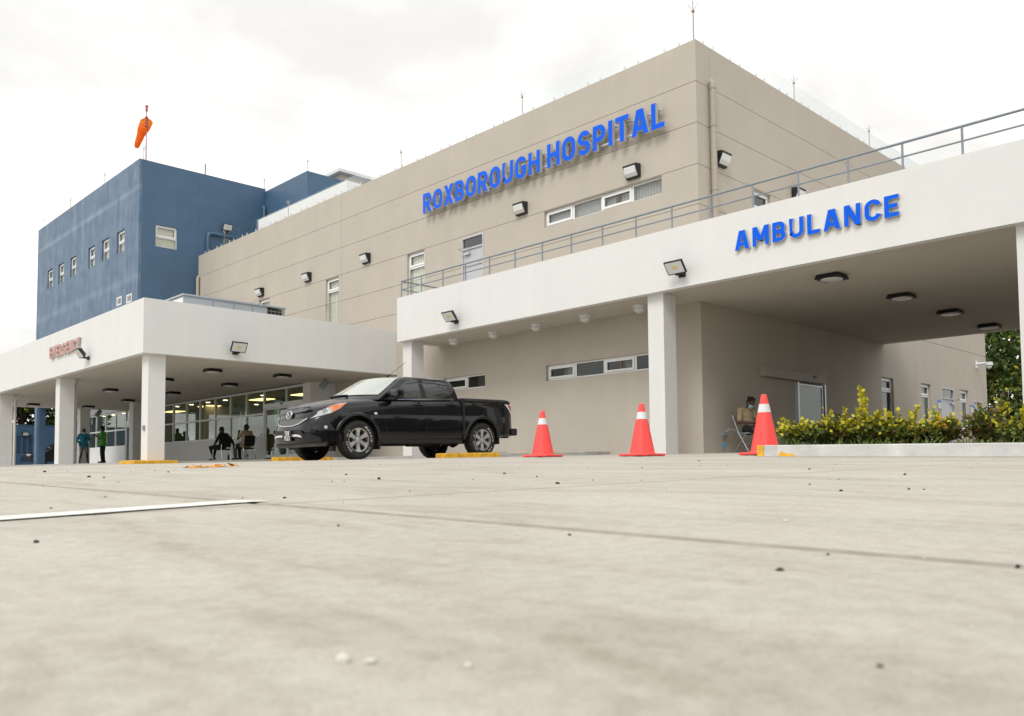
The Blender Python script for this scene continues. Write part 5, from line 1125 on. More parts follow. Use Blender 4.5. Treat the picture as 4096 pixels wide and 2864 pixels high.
kerb('wheel_stop', 'yellow end of the wheel stop half hidden by the first cone', 'yellow paint', 13.1, 13.75, 13.3, 13.45, lambda x, y: gz(x, y) + .10, 'wheel stop', bev=.035)
kerb('wheel_stop', 'short yellow wheel stop just right of the first cone', 'yellow paint', 14.0, 14.66, 13.3, 13.45, lambda x, y: gz(x, y) + .10, 'wheel stop', bev=.035)
kerb('wheel_stop', 'grey and black end of the wheel stop nearest the middle column', 'kerb concrete', 14.663, 15.4, 13.3, 13.45, lambda x, y: gz(x, y) + .10, 'wheel stop', bev=.035)
# planter kerb with patchy render; its left end keeps some yellow paint
pk = thing('planter_kerb', 'long pale concrete planter kerb with a chipped yellow end', 'kerb', (8.58, 4.9, gz(8.58, 4.9)))
def kz(x, y): return gz(8.6, y) + .128
y_ = [4.90, 4.66]; mb = MB()
def kseg(mb, x0, x1, y0, y1):
    P = [(x0, y0, -.2), (x1, y0, -.2), (x1, y1, -.2), (x0, y1, -.2), (x0, y0, kz(x0, y0) - .012), (x1, y0, kz(x1, y0) - .012), (x1, y1, kz(x1, y1) - .012), (x0, y1, kz(x0, y1) - .012), (x0 + .012, y0, kz(x0, y0)), (x1 - .012, y0, kz(x1, y0)), (x1 - .012, y1, kz(x1, y1)), (x0 + .012, y1, kz(x0, y1))]
    mb.add(P, [(0, 1, 5, 4), (1, 2, 6, 5), (2, 3, 7, 6), (3, 0, 4, 7), (4, 5, 9, 8), (5, 6, 10, 9), (6, 7, 11, 10), (7, 4, 8, 11), (8, 9, 10, 11)])
Mt('kerb render', (.56, .555, .54), .9, var=.28, vscale=2.2, bump=.5, bscale=25, streak=.12)
mb = MB(); kseg(mb, 8.58, 8.74, -4, 4.655); mb.build('kerb_stone', M_['kerb render'], pk)
mb = MB(); kseg(mb, 8.582, 8.74, 4.657, 4.82); mb.build('chipped_end', M_['kerb concrete'], pk)
mb = MB(); kseg(mb, 8.574, 8.745, 4.822, 4.90); mb.build('yellow_end', M_['yellow paint'], pk)
mb = MB(); P = [(4.655, .0), (4.62, .055), (4.56, .035), (4.50, .03), (4.45, .012), (4.42, .0)]; mb.add([(8.5785, y, gz(8.6, y) + z + .004) for y, z in P], [tuple(range(len(P)))]); mb.build('paint_patch', M_['yellow paint'], pk)
mb = MB(); kseg(mb, 8.745, 14.5, 4.74, 4.90); mb.build('kerb_stone', M_['kerb render'], pk)
mb = MB(); mb.add([(8.74, -4, kz(8.7, -4) - .02), (14.5, -4, kz(8.7, -4) + .08), (14.5, 4.74, kz(8.7, 4.74) + .06), (8.74, 4.74, kz(8.7, 4.74) - .02)], [(0, 1, 2, 3)]); tag(mb.build('soil', M_['soil'], pk))
# crumpled orange rag and loose grit on the slab
Mt('rag orange', (.72, .28, .05), .9, var=.35, vscale=9, dark=(.45, .30, .14))
mb = MB(); rg_ = random.Random(5); nx_, ny_ = 16, 8; vs = []
for i in range(nx_):
    for j in range(ny_):
        x = 3.02 + .55 * i / 15 + rg_.uniform(-.03, .03); y = 7.05 + .40 * i / 15 + .35 * (j / 7 - .5) + rg_.uniform(-.05, .05)
        vs.append((x, y, gz(x, y) + .003 + max(0, rg_.gauss(.006, .008)) * (0 < i < 15) * (0 < j < 7)))
mb.add(vs, [(i * ny_ + j, (i + 1) * ny_ + j, (i + 1) * ny_ + j + 1, i * ny_ + j + 1) for i in range(nx_ - 1) for j in range(ny_ - 1) if rg_.random() > .25])
tag(mb.build('rag', M_['rag orange'], None, (3.2, 7.2, gz(3.2, 7.2))), 'flat crumpled orange rag lying on the concrete lot', 'rag')
Mt('grit dark', (.045, .042, .04), .9, var=.3, vscale=50); Mt('grit pale', (.62, .60, .55), .9)
def pebbles(name, spots, m, label):
    mb = MB()
    for i, (x, y, s) in enumerate(spots):
        rr = random.Random(i); bm = bmesh.new(); bmesh.ops.create_icosphere(bm, subdivisions=1, radius=s)
        o = len(mb.v); sx, sy, sz = rr.uniform(.8, 1.3), rr.uniform(.7, 1.2), rr.uniform(.5, .9)
        bm.verts.index_update()
        mb.add([(x + v.co.x * sx * rr.uniform(.8, 1.2), y + v.co.y * sy * rr.uniform(.8, 1.2), gz(x, y) + s * .35 + v.co.z * sz * rr.uniform(.8, 1.2)) for v in bm.verts], [[v.index for v in f.verts] for f in bm.faces]); bm.free()
    tag(mb.build(name, M_[m]), label, kind='stuff')
rp = random.Random(11)
dk = [(2.2, 2.04, .010), (.93, .84, .004), (.81, .44, .0055), (.50, .21, .003), (.99, .27, .005), (.96, .46, .003), (2.28, 1.05, .007), (2.47, .94, .007), (2.68, 2.61, .008), (6.13, 4.05, .014), (4.18, 2.09, .010), (3.59, 1.38, .009), (.36, 1.36, .0065), (2.12, 3.01, .012), (2.39, 3.68, .010), (1.15, 2.07, .006), (1.48, 4.68, .014), (1.49, 4.49, .008), (.79, 1.24, .004), (1.84, 6.78, .016), (2.9, 3.05, .010), (2.12, 5.25, .010), (2.6, 1.3, .006)]
dk = [(a, b, c * .72) for a, b, c in dk]
dk += [(d * math.sin(q) * 1.0, d * math.cos(q), rp.uniform(.0012, .0026) * (1 + d * .12)) for d, q in ((rp.uniform(2, 9), rp.uniform(.25, 1.45)) for _ in range(70))]
pebbles('grit', dk, 'grit dark', 'dark loose grit scattered over the lot')
pebbles('pale_grit', [(.335, .385, .0025), (.29, .45, .005), (.30, .435, .0035), (1.33, .71, .005), (.9, .55, .002), (1.2, .62, .002)] + [(rp.uniform(.25, 1.4), rp.uniform(.1, 1.4), rp.uniform(.0008, .002)) for _ in range(40)], 'grit pale', 'pale chips of stone on the near slab')

# ---------------------------------------------------------------- people
Mt('skin brown', (.085, .045, .028), .55, spec=.35); Mt('hair black', (.010, .009, .008), .8)
Mt('cloth teal', (.012, .21, .33), .85, sheen=.2); Mt('cloth green', (.08, .42, .045), .85, sheen=.2); Mt('cloth khaki', (.34, .27, .165), .9); Mt('cloth black', (.010, .010, .012), .9); Mt('cloth navy', (.016, .020, .036), .9)
Mt('cloth grey', (.26, .24, .235), .9); Mt('mask blue', (.36, .55, .66), .8); Mt('mask grey', (.42, .46, .50), .8); Mt('shoe black', (.012, .012, .012), .5); Mt('sole white', (.6, .6, .58), .6); Mt('badge red', (.45, .07, .05), .7)
def blob(name, prims, m, parent, voxel=.011, smooth=6):
    """one continuous surface grown from tapered limbs and ellipsoids"""
    mb = MB()
    for p in prims:
        if p[0] == 't':
            _, a, b, ra, rb = p; a, b = Vector(a), Vector(b); d = (b - a); l = d.length or 1e-3; d = d / l
            pts, rs_ = [], []
            for k in range(5): q = -math.cos(R(90 * k / 4)); pts.append(a + d * (ra * q)); rs_.append(max(1e-3, ra * math.sqrt(max(0, 1 - q * q))))
            for k in range(5): q = math.sin(R(90 * k / 4)); pts.append(b + d * (rb * q)); rs_.append(max(1e-3, rb * math.sqrt(max(0, 1 - q * q))))
            mb.tube(pts, rs_, 12)
        else:
            _, c, r, rot = p; Mx = Matrix.Translation(Vector(c)) @ rot @ Matrix.Diagonal((*r, 1))
            mb.lathe([(max(.001, math.sin(R(a))), -math.cos(R(a))) for a in range(0, 181, 15)], Mx, 16)
    o = mb.build(name, M_[m], parent); r = o.modifiers.new('r', 'REMESH'); r.mode = 'VOXEL'; r.voxel_size = voxel
    s = o.modifiers.new('s', 'SMOOTH'); s.iterations = smooth; s.factor = .5
    bpy.context.view_layer.update(); dg = bpy.context.evaluated_depsgraph_get(); me = bpy.data.meshes.new_from_object(o.evaluated_get(dg)); o.modifiers.clear(); old = o.data; o.data = me; bpy.data.meshes.remove(old); me.name = name
    me.polygons.foreach_set('use_smooth', [True] * len(me.polygons))
    return o
I4 = Matrix()
def hand(w, e, palm_n, curl=35):
    """palm and five unequal curled fingers from wrist w, pointing away from elbow e"""
    w, e = Vector(w), Vector(e); d = (w - e).normalized(); n = Vector(palm_n).normalized(); n = (n - d * n.dot(d)).normalized(); s = d.cross(n)
    P = [('t', w - d * .02, w + d * .075, .026, .034), ('t', w + d * .03 + s * .018, w + d * .085 + s * .025, .02, .018), ('t', w + d * .03 - s * .018, w + d * .085 - s * .025, .02, .018)]
    for k, (off, ln) in enumerate(((.030, .070), (.011, .078), (-.009, .073), (-.028, .058))):
        b = w + d * .085 + s * off; c1 = R(curl); m_ = b + (d * math.cos(c1) + n * math.sin(c1)) * ln * .5; c2 = R(curl * 2.1); t_ = m_ + (d * math.cos(c2) + n * math.sin(c2)) * ln * .5
        P += [('t', b, m_, .0095, .009), ('t', m_, t_, .009, .0078)]
    b = w + d * .03 + s * .03; m_ = b + (d * .6 + s * .6 + n * .5).normalized() * .04; P += [('t', b, m_, .012, .0105), ('t', m_, m_ + (d * .8 + n * .6).normalized() * .034, .0105, .009)]
    return P
def head_parts(t, hc, yw, pitch, k=1.0, hair='short', mask='mask blue', nm=''):
    """returns body prims of the head; builds hair and mask; hc = head centre"""
    Rm = Matrix.Rotation(yw, 4, 'Z') @ Matrix.Rotation(pitch, 4, 'Y'); T = lambda v: Vector(hc) + (Rm @ Vector(v)) * k
    prims = [('e', T((-.008, 0, .022)), (.098 * k, .078 * k, .100 * k), Rm), ('e', T((.022, 0, -.040)), (.068 * k, .060 * k, .078 * k), Rm), ('e', T((.060, 0, -.088)), (.026, .032, .02), Rm),
             ('t', T((.088, 0, .01)), T((.104, 0, -.025)), .010, .015), ('e', T((.092, 0, -.058)), (.014, .028, .012), Rm), ('t', T((.082, -.045, .035)), T((.082, .045, .035)), .012, .012)]
    for s in (-1, 1): prims += [('e', T((-.005, s * .080, -.012)), (.022, .012, .034), Rm), ('e', T((.082, s * .032, .012)), (.012, .016, .011), Rm)]
    hp = [('e', T((-.020, 0, .034)), (.100 * k, .084 * k, .100 * k), Rm), ('e', T((-.052, 0, -.01)), (.062 * k, .076 * k, .075 * k), Rm)]
    if hair == 'bun': hp.append(('e', T((-.130, 0, .01)), (.05, .05, .045), Rm))
    if hair == 'curl': hp += [('e', T((-.03 + .05 * math.cos(a), .06 * math.sin(a), .085)), (.045, .045, .04), Rm) for a in (0, 1.2, 2.4, 3.6, 4.9)]
    return prims, hp, Rm, T, mask
def finish_head(t, hp, T, Rm, mask, k=1.0):
    blob('hair', hp, 'hair black', t, .012, 3)
    eye = MB()
    for s in (-1, 1): eye.lathe([(0, 0), (.011, .002), (0, .006)], Matrix.Translation(T((.092, s * .031, .016))) @ Rm @ Matrix.Rotation(R(90), 4, 'Y'), 8)
    eye.build('eye', M_['mask grey'], t)
    if mask:
        mb = MB(); g = []
        for i in range(7):
            a = R(-72 + 24 * i); row = []
            for z in (-.012, -.035, -.065, -.095, -.112):
                r_ = .079 if z > -.09 else .062; row.append(T((.030 + r_ * math.cos(a) * (1.02 if abs(z + .05) < .04 else .9), r_ * .98 * math.sin(a), z)))
            g.append(row)
        mb.loft(g, 0, True); m = mb.build('face_mask', M_[mask], t)
        mb = MB()
        for s in (-1, 1): mb.tube([T((.045, s * .078, -.02)), T((.0, s * .087, .005)), T((-.012, s * .088, -.02)), T((.045, s * .074, -.09))], .0025, 4)
        mb.build('ear_loop', M_[mask], m)
def person(label, loc, rz, J, look, clothes, hair='short', mask='mask blue', k=1.0, girth=1.0):
    """J: joint positions in the person's own frame (x forward, y to its left)"""
    t = local_thing('person', label, 'person', loc, rz); V = lambda n: Vector(J[n])
    hp, hr, Rm, T, mk = head_parts(t, J['head'], R(look[0]), R(look[1]), 1.0, hair, mask)
    g = girth
    pel, chest, neck = V('pelvis'), V('chest'), V('neck'); up = (chest - pel).normalized(); lat = (V('shL') - V('shR')).normalized(); fwd_ = lat.cross(up)
    Bm = Matrix((( fwd_.x, lat.x, up.x, 0), (fwd_.y, lat.y, up.y, 0), (fwd_.z, lat.z, up.z, 0), (0, 0, 0, 1)))
    torso = [('e', pel, (.115 * g, .165 * g, .12), Bm), ('e', pel.lerp(chest, .5), (.112 * g, .15 * g, .16), Bm), ('e', chest, (.118 * g, .168 * g, .17), Bm), ('t', V('shL'), V('shR'), .062, .062), ('t', chest + up * .1, neck, .07, .052)]
    body = list(hp) + torso + [('t', neck, T((-.02, 0, -.06)), .053, .052)]
    for s in 'LR':
        body += [('t', V('sh' + s), V('el' + s), .050, .041), ('t', V('el' + s), V('wr' + s), .040, .026), ('t', V('hip' + s), V('kn' + s), .082 * g, .058), ('t', V('kn' + s), V('kn' + s).lerp(V('an' + s), .4), .055, .056), ('t', V('kn' + s).lerp(V('an' + s), .3), V('an' + s), .056, .037)]
        body += hand(J['wr' + s], J['el' + s], J.get('palm' + s, (0, 0, 1)), J.get('curl' + s, 35))
        ft = Vector(J['an' + s]) + Vector(J.get('toe' + s, (.17, 0, -.045))); body += [('t', V('an' + s) + Vector((-.02, 0, -.03)), ft, .036, .028)]
    blob('body', body, 'skin brown', t, .0095, 3)
    finish_head(t, hr, T, Rm, mk)
    c = clothes
    top = [(p[0], p[1], tuple(q + .016 for q in p[2]), p[3]) if p[0] == 'e' else ('t', p[1], p[2], p[3] + .014, p[4] + .010) for p in torso]
    top[-1] = ('t', chest + up * .1, chest.lerp(neck, .75), .085, .066)
    for s in 'LR':
        f = c.get('sleeve', 1.0)
        if f <= 1: top.append(('t', V('sh' + s), V('sh' + s).lerp(V('el' + s), f), .068, .062))
        else: top += [('t', V('sh' + s), V('el' + s), .068, .058), ('t', V('el' + s), V('el' + s).lerp(V('wr' + s), f - 1), .058, .044)]
    if c.get('hem'): top.append(('e', pel - up * c['hem'], (.152 * g, .202 * g, .115), Bm))
    blob('shirt', top, c['top'], t, .013, 5)
    low = [('e', pel - up * .02, (.128 * g, .178 * g, .125), Bm)]
    for s in 'LR':
        f = c.get('leg', 2.0)
        low.append(('t', V('hip' + s), V('hip' + s).lerp(V('kn' + s), min(1, f)), .096 * g, .074))
        if f > 1: low.append(('t', V('kn' + s), V('kn' + s).lerp(V('an' + s), f - 1), .072, .056))
    blob('shorts' if c.get('leg', 2) < 1.2 else 'trousers', low, c['low'], t, .013, 5)
    for s in 'LR':
        an = V('an' + s); d = Vector(J.get('toe' + s, (.17, 0, -.045))); d2 = Vector((d.x, d.y, 0)).normalized()
        blob('shoe', [('t', an + Vector((0, 0, -.025)) - d2 * .05, an + Vector((0, 0, -.035)) + d2 * .02, .05, .05), ('t', an + Vector((0, 0, -.040)), an + d + Vector((0, 0, -.002)), .045, .036)], 'shoe black', t, .011, 3)
    return t
face_cam = lambda x, y: math.atan2(-y, -x)
def std(h=1.0, **kw):
    J = dict(pelvis=(0, 0, .93), chest=(.0, 0, 1.27), neck=(.005, 0, 1.46), head=(.03, 0, 1.585), shL=(0, .185, 1.40), shR=(0, -.185, 1.40), hipL=(0, .09, .90), hipR=(0, -.09, .90), knL=(.02, .11, .49), knR=(.02, -.11, .49), anL=(-.02, .13, .085), anR=(-.02, -.13, .085), elL=(.02, .25, 1.13), elR=(.02, -.25, 1.13), wrL=(.12, .24, .9), wrR=(.12, -.24, .9))
    J.update(kw)
    return {k: (tuple(v_ * h for v_ in v) if isinstance(v, tuple) and not k.startswith('palm') else v) for k, v in J.items()}
# standing pair at the far end of the walkway
bx_, by_ = 13.25, 42.75
person('person in a teal jacket and grey shorts holding a phone at the chest', (bx_, by_, ef(bx_, by_)), face_cam(bx_, by_) + R(8),
       std(.955, elL=(.05, .27, 1.16), wrL=(.21, .10, 1.22), palmL=(-1, -.2, .3), elR=(-.06, -.30, 1.14), wrR=(.09, -.19, .98), knL=(.03, .15, .49), anL=(-.02, .20, .085), anR=(-.02, -.17, .085)), (0, 18),
       dict(top='cloth teal', sleeve=1.97, low='cloth grey', leg=.86, hem=.03), mask='mask grey', girth=1.12)
gx_, gy_ = 13.9, 42.1
person('person in a bright green shirt and dark trousers typing on a phone', (gx_, gy_, ef(gx_, gy_)), math.atan2(.60, -.80),
       std(1.02, elL=(.06, .24, 1.12), wrL=(.28, .10, 1.25), palmL=(-.2, -.4, 1), elR=(.06, -.24, 1.12), wrR=(.28, -.08, 1.25), palmR=(-.2, .4, 1), head=(.045, 0, 1.585)), (0, 16),
       dict(top='cloth green', sleeve=.75, low='cloth navy', leg=1.97, hem=.07), mask='mask blue', girth=1.12)
for nm, lb, x, y, z, rz in (('phone', 'dark phone held up by the person in the green shirt', 13.69, 42.30, 1.88, math.atan2(.60, -.80)), ('phone', 'dark phone in the left hand of the teal jacket', 13.25, 42.46, 1.71, 0)):
    ph_ = MB(); ph_.obox(Matrix.Translation((x, y, z)) @ Matrix.Rotation(rz, 4, 'Z') @ Matrix.Rotation(R(-35), 4, 'Y'), .075, .014 if False else .07, .012, bev=.003); tag(ph_.build(nm, M_['black plastic'], None, (x, y, z)), lb, 'phone')
def sit(seat=.46, **kw):
    J = dict(pelvis=(-.02, 0, seat + .10), chest=(-.10, 0, seat + .44), neck=(-.085, 0, seat + .62), head=(-.05, 0, seat + .745), shL=(-.095, .18, seat + .565), shR=(-.095, -.18, seat + .565), hipL=(.0, .09, seat + .09), hipR=(.0, -.09, seat + .09), knL=(.43, .12, seat + .07), knR=(.43, -.12, seat + .07), anL=(.40, .12, .085), anR=(.40, -.12, .085), elL=(-.02, .26, seat + .32), elR=(-.02, -.26, seat + .32), wrL=(.2, .12, seat + .2), wrR=(.2, -.12, seat + .2))
    J.update(kw); return J
# two seated by the glass front
s1 = (14.72, 31.35); s2 = (14.78, 29.55)
person('seated person in black with a grey mask looking down at the lap', (*s1, ef(*s1)), math.atan2(.93, -.38),
       sit(.44, head=(.02, .0, 1.175), neck=(-.05, 0, 1.05), chest=(-.085, 0, .87), shL=(-.08, .18, .99), shR=(-.08, -.18, .99), elL=(.02, .27, .74), wrL=(.24, .10, .66), elR=(-.22, -.30, .76), wrR=(-.28, -.36, .60), knL=(.44, .13, .50), anL=(.30, .10, .085), anR=(.52, -.10, .085), palmL=(0, 0, -1)), (6, 24),
       dict(top='cloth black', sleeve=1.97, low='cloth black', leg=1.97), mask='mask grey', girth=1.05)
person('seated person in a khaki shirt with tied back hair, hand raised to the mouth', (*s2, ef(*s2)), math.atan2(.97, -.22),
       sit(.45, elL=(.10, .25, .78), wrL=(.22, .12, 1.00), palmL=(-1, 0, .2), elR=(-.12, -.27, .80), wrR=(.10, -.22, .70), knL=(.46, .10, .52), knR=(.44, -.10, .50), anL=(.52, .02, .085), anR=(.36, -.05, .085)), (4, 8),
       dict(top='cloth khaki', sleeve=.62, low='cloth black', leg=1.9, hem=.02), hair='bun', mask='mask grey', girth=1.15)
def visitor_chair(label, loc, rz, arms):
    t = local_thing('chair', label, 'chair', loc, rz)
    mb = MB(); mb.obox(Matrix.Translation((0, 0, .425)), .46, .46, .055, bev=.02); mb.build('seat', M_['cloth black'], t)
    mb = MB(); mb.obox(Matrix.Translation((-.25, 0, .70)) @ Matrix.Rotation(R(-9), 4, 'Y'), .05, .45, .40, bev=.02); mb.build('backrest', M_['cloth black'], t)
    for s in (-1, 1):
        y = s * .245
        if arms:
            mb = MB(); mb.tube([(-.26, y, .85), (-.24, y, .62), (.16, y, .64), (.24, y, .60), (.26, y, .05), (.22, y, .015), (-.28, y, .015), (-.31, y, .05), (-.20, y, .42), (-.2, y, .44)], .013, 7); mb.build('frame', M_['chrome'], t)
            mb = MB(); mb.obox(Matrix.Translation((.0, y, .655)), .26, .045, .025, bev=.01); mb.build('armrest', M_['black plastic'], t)
        else:
            mb = MB(); mb.tube([(.20, y, .42), (.23, y, .0)], .011, 7); mb.build('leg', M_['chrome'], t)
            mb = MB(); mb.tube([(-.22, y, .62), (-.20, y, .42), (-.25, y, .0)], .011, 7); mb.build('leg', M_['chrome'], t)
            mb = MB(); mb.tube([(.22, y, .02), (-.25, y, .02)], .009, 6); mb.build('runner', M_['chrome'], t)
    return t
visitor_chair('thin legged chrome chair under the person in black', (*s1, ef(*s1)), math.atan2(.93, -.38), False)
visitor_chair('black padded sled chair with armrests under the khaki shirt person', (*s2, ef(*s2)), math.atan2(.97, -.22), True)
def bottle(label, x, y, z, h, r, body, lab, cap):
    t = thing('bottle', label, 'bottle', (x, y, z)); T = Matrix.Translation((x, y, z))
    mb = MB(); mb.lathe([(0, .002), (r * .9, .002), (r, h * .06), (r, h * .30), (r * .93, h * .36), (r, h * .42), (r, h * .66), (r * .75, h * .80), (r * .36, h * .90), (r * .36, h * .95)], T, 14); mb.build('body', M_[body], t)
    mb = MB(); mb.lathe([(r * 1.02, h * .44), (r * 1.02, h * .66)], T, 14); mb.build('wrapper', M_[lab], t)
    mb = MB(); mb.lathe([(r * .42, h * .93), (r * .42, h), (0, h)], T, 10); mb.build('cap', M_[cap], t)
Mt('label blue', (.03, .24, .52), .5); Mt('cap dark', (.03, .03, .10), .5); glass('bottle plastic', (.95, .97, 1), .7, .93)
bottle('clear water bottle with a blue wrapper on the floor by the ambulance wall', 17.13, 10.62, gz(17.13, 10.62) + .012, .30, .045, 'bottle plastic', 'label blue', 'cap dark')
bottle('clear water bottle behind the feet of the khaki shirt person', 15.1, 30.0, ef(15.1, 30.0), .27, .04, 'bottle plastic', 'label blue', 'label blue')
bottle('dark bottle beside the shoes of the khaki shirt person', 14.55, 30.42, ef(14.55, 30.42), .24, .038, 'black plastic', 'cap dark', 'black plastic')
# guard by the ambulance wall
s3 = (17.55, 10.22); z3 = gz(*s3) + .012
person('seated guard in a khaki shirt and blue mask looking down at a phone', (*s3, z3), R(-112),
       sit(.44, head=(.06, .02, 1.135), neck=(-.03, .0, 1.02), chest=(-.085, 0, .85), shL=(-.07, .185, .965), shR=(-.07, -.185, .965), elL=(.05, .25, .70), wrL=(.25, .06, .665), elR=(.0, -.26, .69), wrR=(.22, -.04, .655), palmL=(0, -.4, 1), palmR=(0, .4, 1), knL=(.47, .07, .52), knR=(.42, -.14, .50), anL=(.60, .20, .085), anR=(.44, -.05, .085), pelvis=(-.02, 0, .53)), (4, 34),
       dict(top='cloth khaki', sleeve=.80, low='cloth black', leg=.8), hair='curl', mask='mask blue')
mb = MB(); mb.add([(17.63, 10.045, z3 + .90), (17.72, 10.06, z3 + .90), (17.675, 10.035, z3 + .82)], [(0, 1, 2)]); o = mb.build('arm_badge', M_['badge red']); o.parent = bpy.data.objects[[q.name for q in bpy.data.objects if q.get('label', '').startswith('seated guard')][0]]
o.matrix_parent_inverse = (Matrix.Translation((*s3, z3)) @ Matrix.Rotation(R(-112), 4, 'Z')).inverted()
t = local_thing('folding_chair', 'grey steel folding chair under the guard by the ambulance wall', 'chair', (*s3, z3), R(-112))
mb = MB(); mb.obox(Matrix.Translation((.02, 0, .43)), .42, .40, .03, bev=.012); mb.build('seat', M_['grey steel paint'], t)
mb = MB(); mb.obox(Matrix.Translation((-.27, 0, .74)) @ Matrix.Rotation(R(-14), 4, 'Y'), .025, .42, .20, bev=.01); mb.build('backrest', M_['galvanised'], t)
for s in (-1, 1):
    mb = MB(); mb.tube([(-.31, s * .225, .86), (-.10, s * .225, .45), (.26, s * .225, .0)], .013, 7); mb.build('leg', M_['galvanised'], t)
    mb = MB(); mb.tube([(.16, s * .20, .42), (-.30, s * .20, .0)], .013, 7); mb.build('leg', M_['galvanised'], t)
for x, z in ((-.18, .13), (.14, .16)): mb = MB(); mb.tube([(x, -.2, z), (x, 0, z + .03), (x, .2, z)], .010, 6); mb.build('brace', M_['galvanised'], t)
# ---------------------------------------------------------------- planting
for nm, c in (('leaf deep', (.035, .068, .014)), ('leaf mid', (.085, .135, .018)), ('leaf olive', (.15, .16, .022)), ('leaf new', (.50, .45, .022)), ('leaf rust', (.13, .075, .03)), ('flower orange', (.85, .28, .03)), ('grass', (.12, .19, .03))):
    m = Mt(nm, c, .55, spec=.35, var=.22, vscale=25)
LEAFM = [M_[k] for k in ('leaf deep', 'leaf mid', 'leaf olive', 'leaf new', 'leaf rust')]
def leaf_mesh(name, P, D, S, K, parent, org, mats=LEAFM, rng=None, wid=.42):
    """P points, D directions, S sizes, K material index: one folded leaf each"""
    rng = rng or np.random.default_rng(1); n = len(P)
    D = D / (np.linalg.norm(D, axis=1, keepdims=True) + 1e-9); U = rng.normal(size=(n, 3)); Sd = np.cross(D, U); Sd /= (np.linalg.norm(Sd, axis=1, keepdims=True) + 1e-9); Nn = np.cross(Sd, D)
    s = S[:, None]
    v = np.stack([P, P + D * s * .5 + Sd * s * wid + Nn * s * .10, P + D * s - Nn * s * .12, P + D * s * .5 - Sd * s * wid + Nn * s * .10], 1).reshape(-1, 3) - np.array(org)
    me = bpy.data.meshes.new(name); me.vertices.add(4 * n); me.vertices.foreach_set('co', v.ravel()); me.loops.add(4 * n); me.loops.foreach_set('vertex_index', np.arange(4 * n)); me.polygons.add(n); me.polygons.foreach_set('loop_start', np.arange(n) * 4)
    for q in mats: me.materials.append(q)
    me.polygons.foreach_set('material_index', K.astype(np.int32)); me.update(calc_edges=True)
    o = bpy.data.objects.new(name, me); COL.objects.link(o); o.parent = parent; return o
def shrub(label, x, y, h, spread, seed, n=26, sprigs=(), bare=0., yel=.5):
    rng = np.random.default_rng(seed); z0 = kz(x, y) - .02; t = thing('shrub', label, 'shrub', (x, y, z0), 'clipped shrubs in the planter')
    st = MB(); P, D, S, K = [], [], [], []
    stems = [(rng.uniform(-1, 1) * spread, rng.uniform(-1, 1) * min(spread, .24), h * rng.uniform(.55, 1.05), 0) for _ in range(n)] + [(a, b, c, 1) for a, b, c in sprigs]
    for dx, dy, hh, sp in stems:
        b0 = np.array([x + dx * .25, y + dy * .2, z0]); tip = np.array([x + dy, y + dx, z0 + hh]); mid = (b0 + tip) / 2 + rng.normal(0, .02, 3)
        q = [b0 * (1 - u) ** 2 + 2 * mid * u * (1 - u) + tip * u * u for u in np.linspace(0, 1, 6)]
        st.tube(q, [.006, .005, .0045, .004, .003, .002], 4, cap=False)
        for br in range(0 if sp else 5):
            u = rng.uniform(.3, .95); c = b0 * (1 - u) ** 2 + 2 * mid * u * (1 - u) + tip * u * u; e = c + rng.normal(0, .07, 3) + np.array([0, 0, .03])
            st.tube([c, e], .0018, 3, cap=False)
            for w in np.linspace(.2, 1, 6):
                P.append(c + (e - c) * w + rng.normal(0, .008, 3)); D.append((e - c) + rng.normal(0, .08, 3) + np.array([0, 0, .03])); S.append(rng.uniform(.034, .056)); hgt = (P[-1][2] - z0) / max(h, .01)
                K.append(3 if rng.random() < yel * max(0, hgt - .45) * 2 else (4 if rng.random() < bare else rng.choice([0, 1, 1, 2, 2])))
        for u in np.linspace(.25 if not sp else .45, 1, 10 if not sp else 18):
            c = b0 * (1 - u) ** 2 + 2 * mid * u * (1 - u) + tip * u * u
            for s in (-1, 1):
                a = rng.uniform(0, 6.28); P.append(c); D.append(np.array([math.cos(a), math.sin(a), .55 + .3 * sp])); S.append(rng.uniform(.038, .062)); hgt = (c[2] - z0) / h
                K.append(3 if (sp and u > .45) or rng.random() < yel * max(0, hgt - .35) * 2.2 else rng.choice([0, 1, 2, 2]))
    st.build('stem', M_['stem'], t)
    leaf_mesh('foliage', np.array(P), np.array(D), np.array(S), np.array(K), t, ORG[t.name], rng=rng)
    return t
shrub('leafy shrub with long yellow shoots at the left end of the planter', 9.15, 4.72, .23, .17, 1, 20, ((.19, .0, .34), (.15, .05, .31), (.22, -.02, .20)))
shrub('dense green shrub just below the glazed sliding door', 9.2, 4.42, .27, .22, 2, 34)
shrub('bushy shrub with a brown twiggy middle next to the tallest yellow shoot', 9.2, 4.14, .29, .20, 3, 30, ((.02, .0, .42),), bare=.35)
shrub('shrub carrying the tallest upright yellow shoot in the planter', 9.15, 3.90, .30, .20, 4, 30, ((.06, .0, .64), (.03, .04, .56), (.10, .02, .40)))
shrub('rounded shrub below the first narrow window of the side wall', 9.25, 3.68, .28, .20, 5, 30, ((.0, .0, .36),))
shrub('low dark shrub between the first and second narrow windows', 9.25, 3.46, .21, .17, 6, 24, ((-.05, .02, .42),), bare=.15)
shrub('low shrub with small orange flowers below the grey door', 9.2, 3.16, .25, .20, 7, 26, ((.05, 0, .33),), bare=.2)
shrub('open arching shrub with purplish twigs before the last grey door', 9.25, 2.80, .38, .24, 8, 17, ((-.24, 0, .40),), bare=.45, yel=.2)
shrub('small shrub at the right end of the planter by the canopy column', 9.1, 2.45, .19, .16, 9, 20, ((-.1, 0, .37),), yel=.25)
fl = MB()
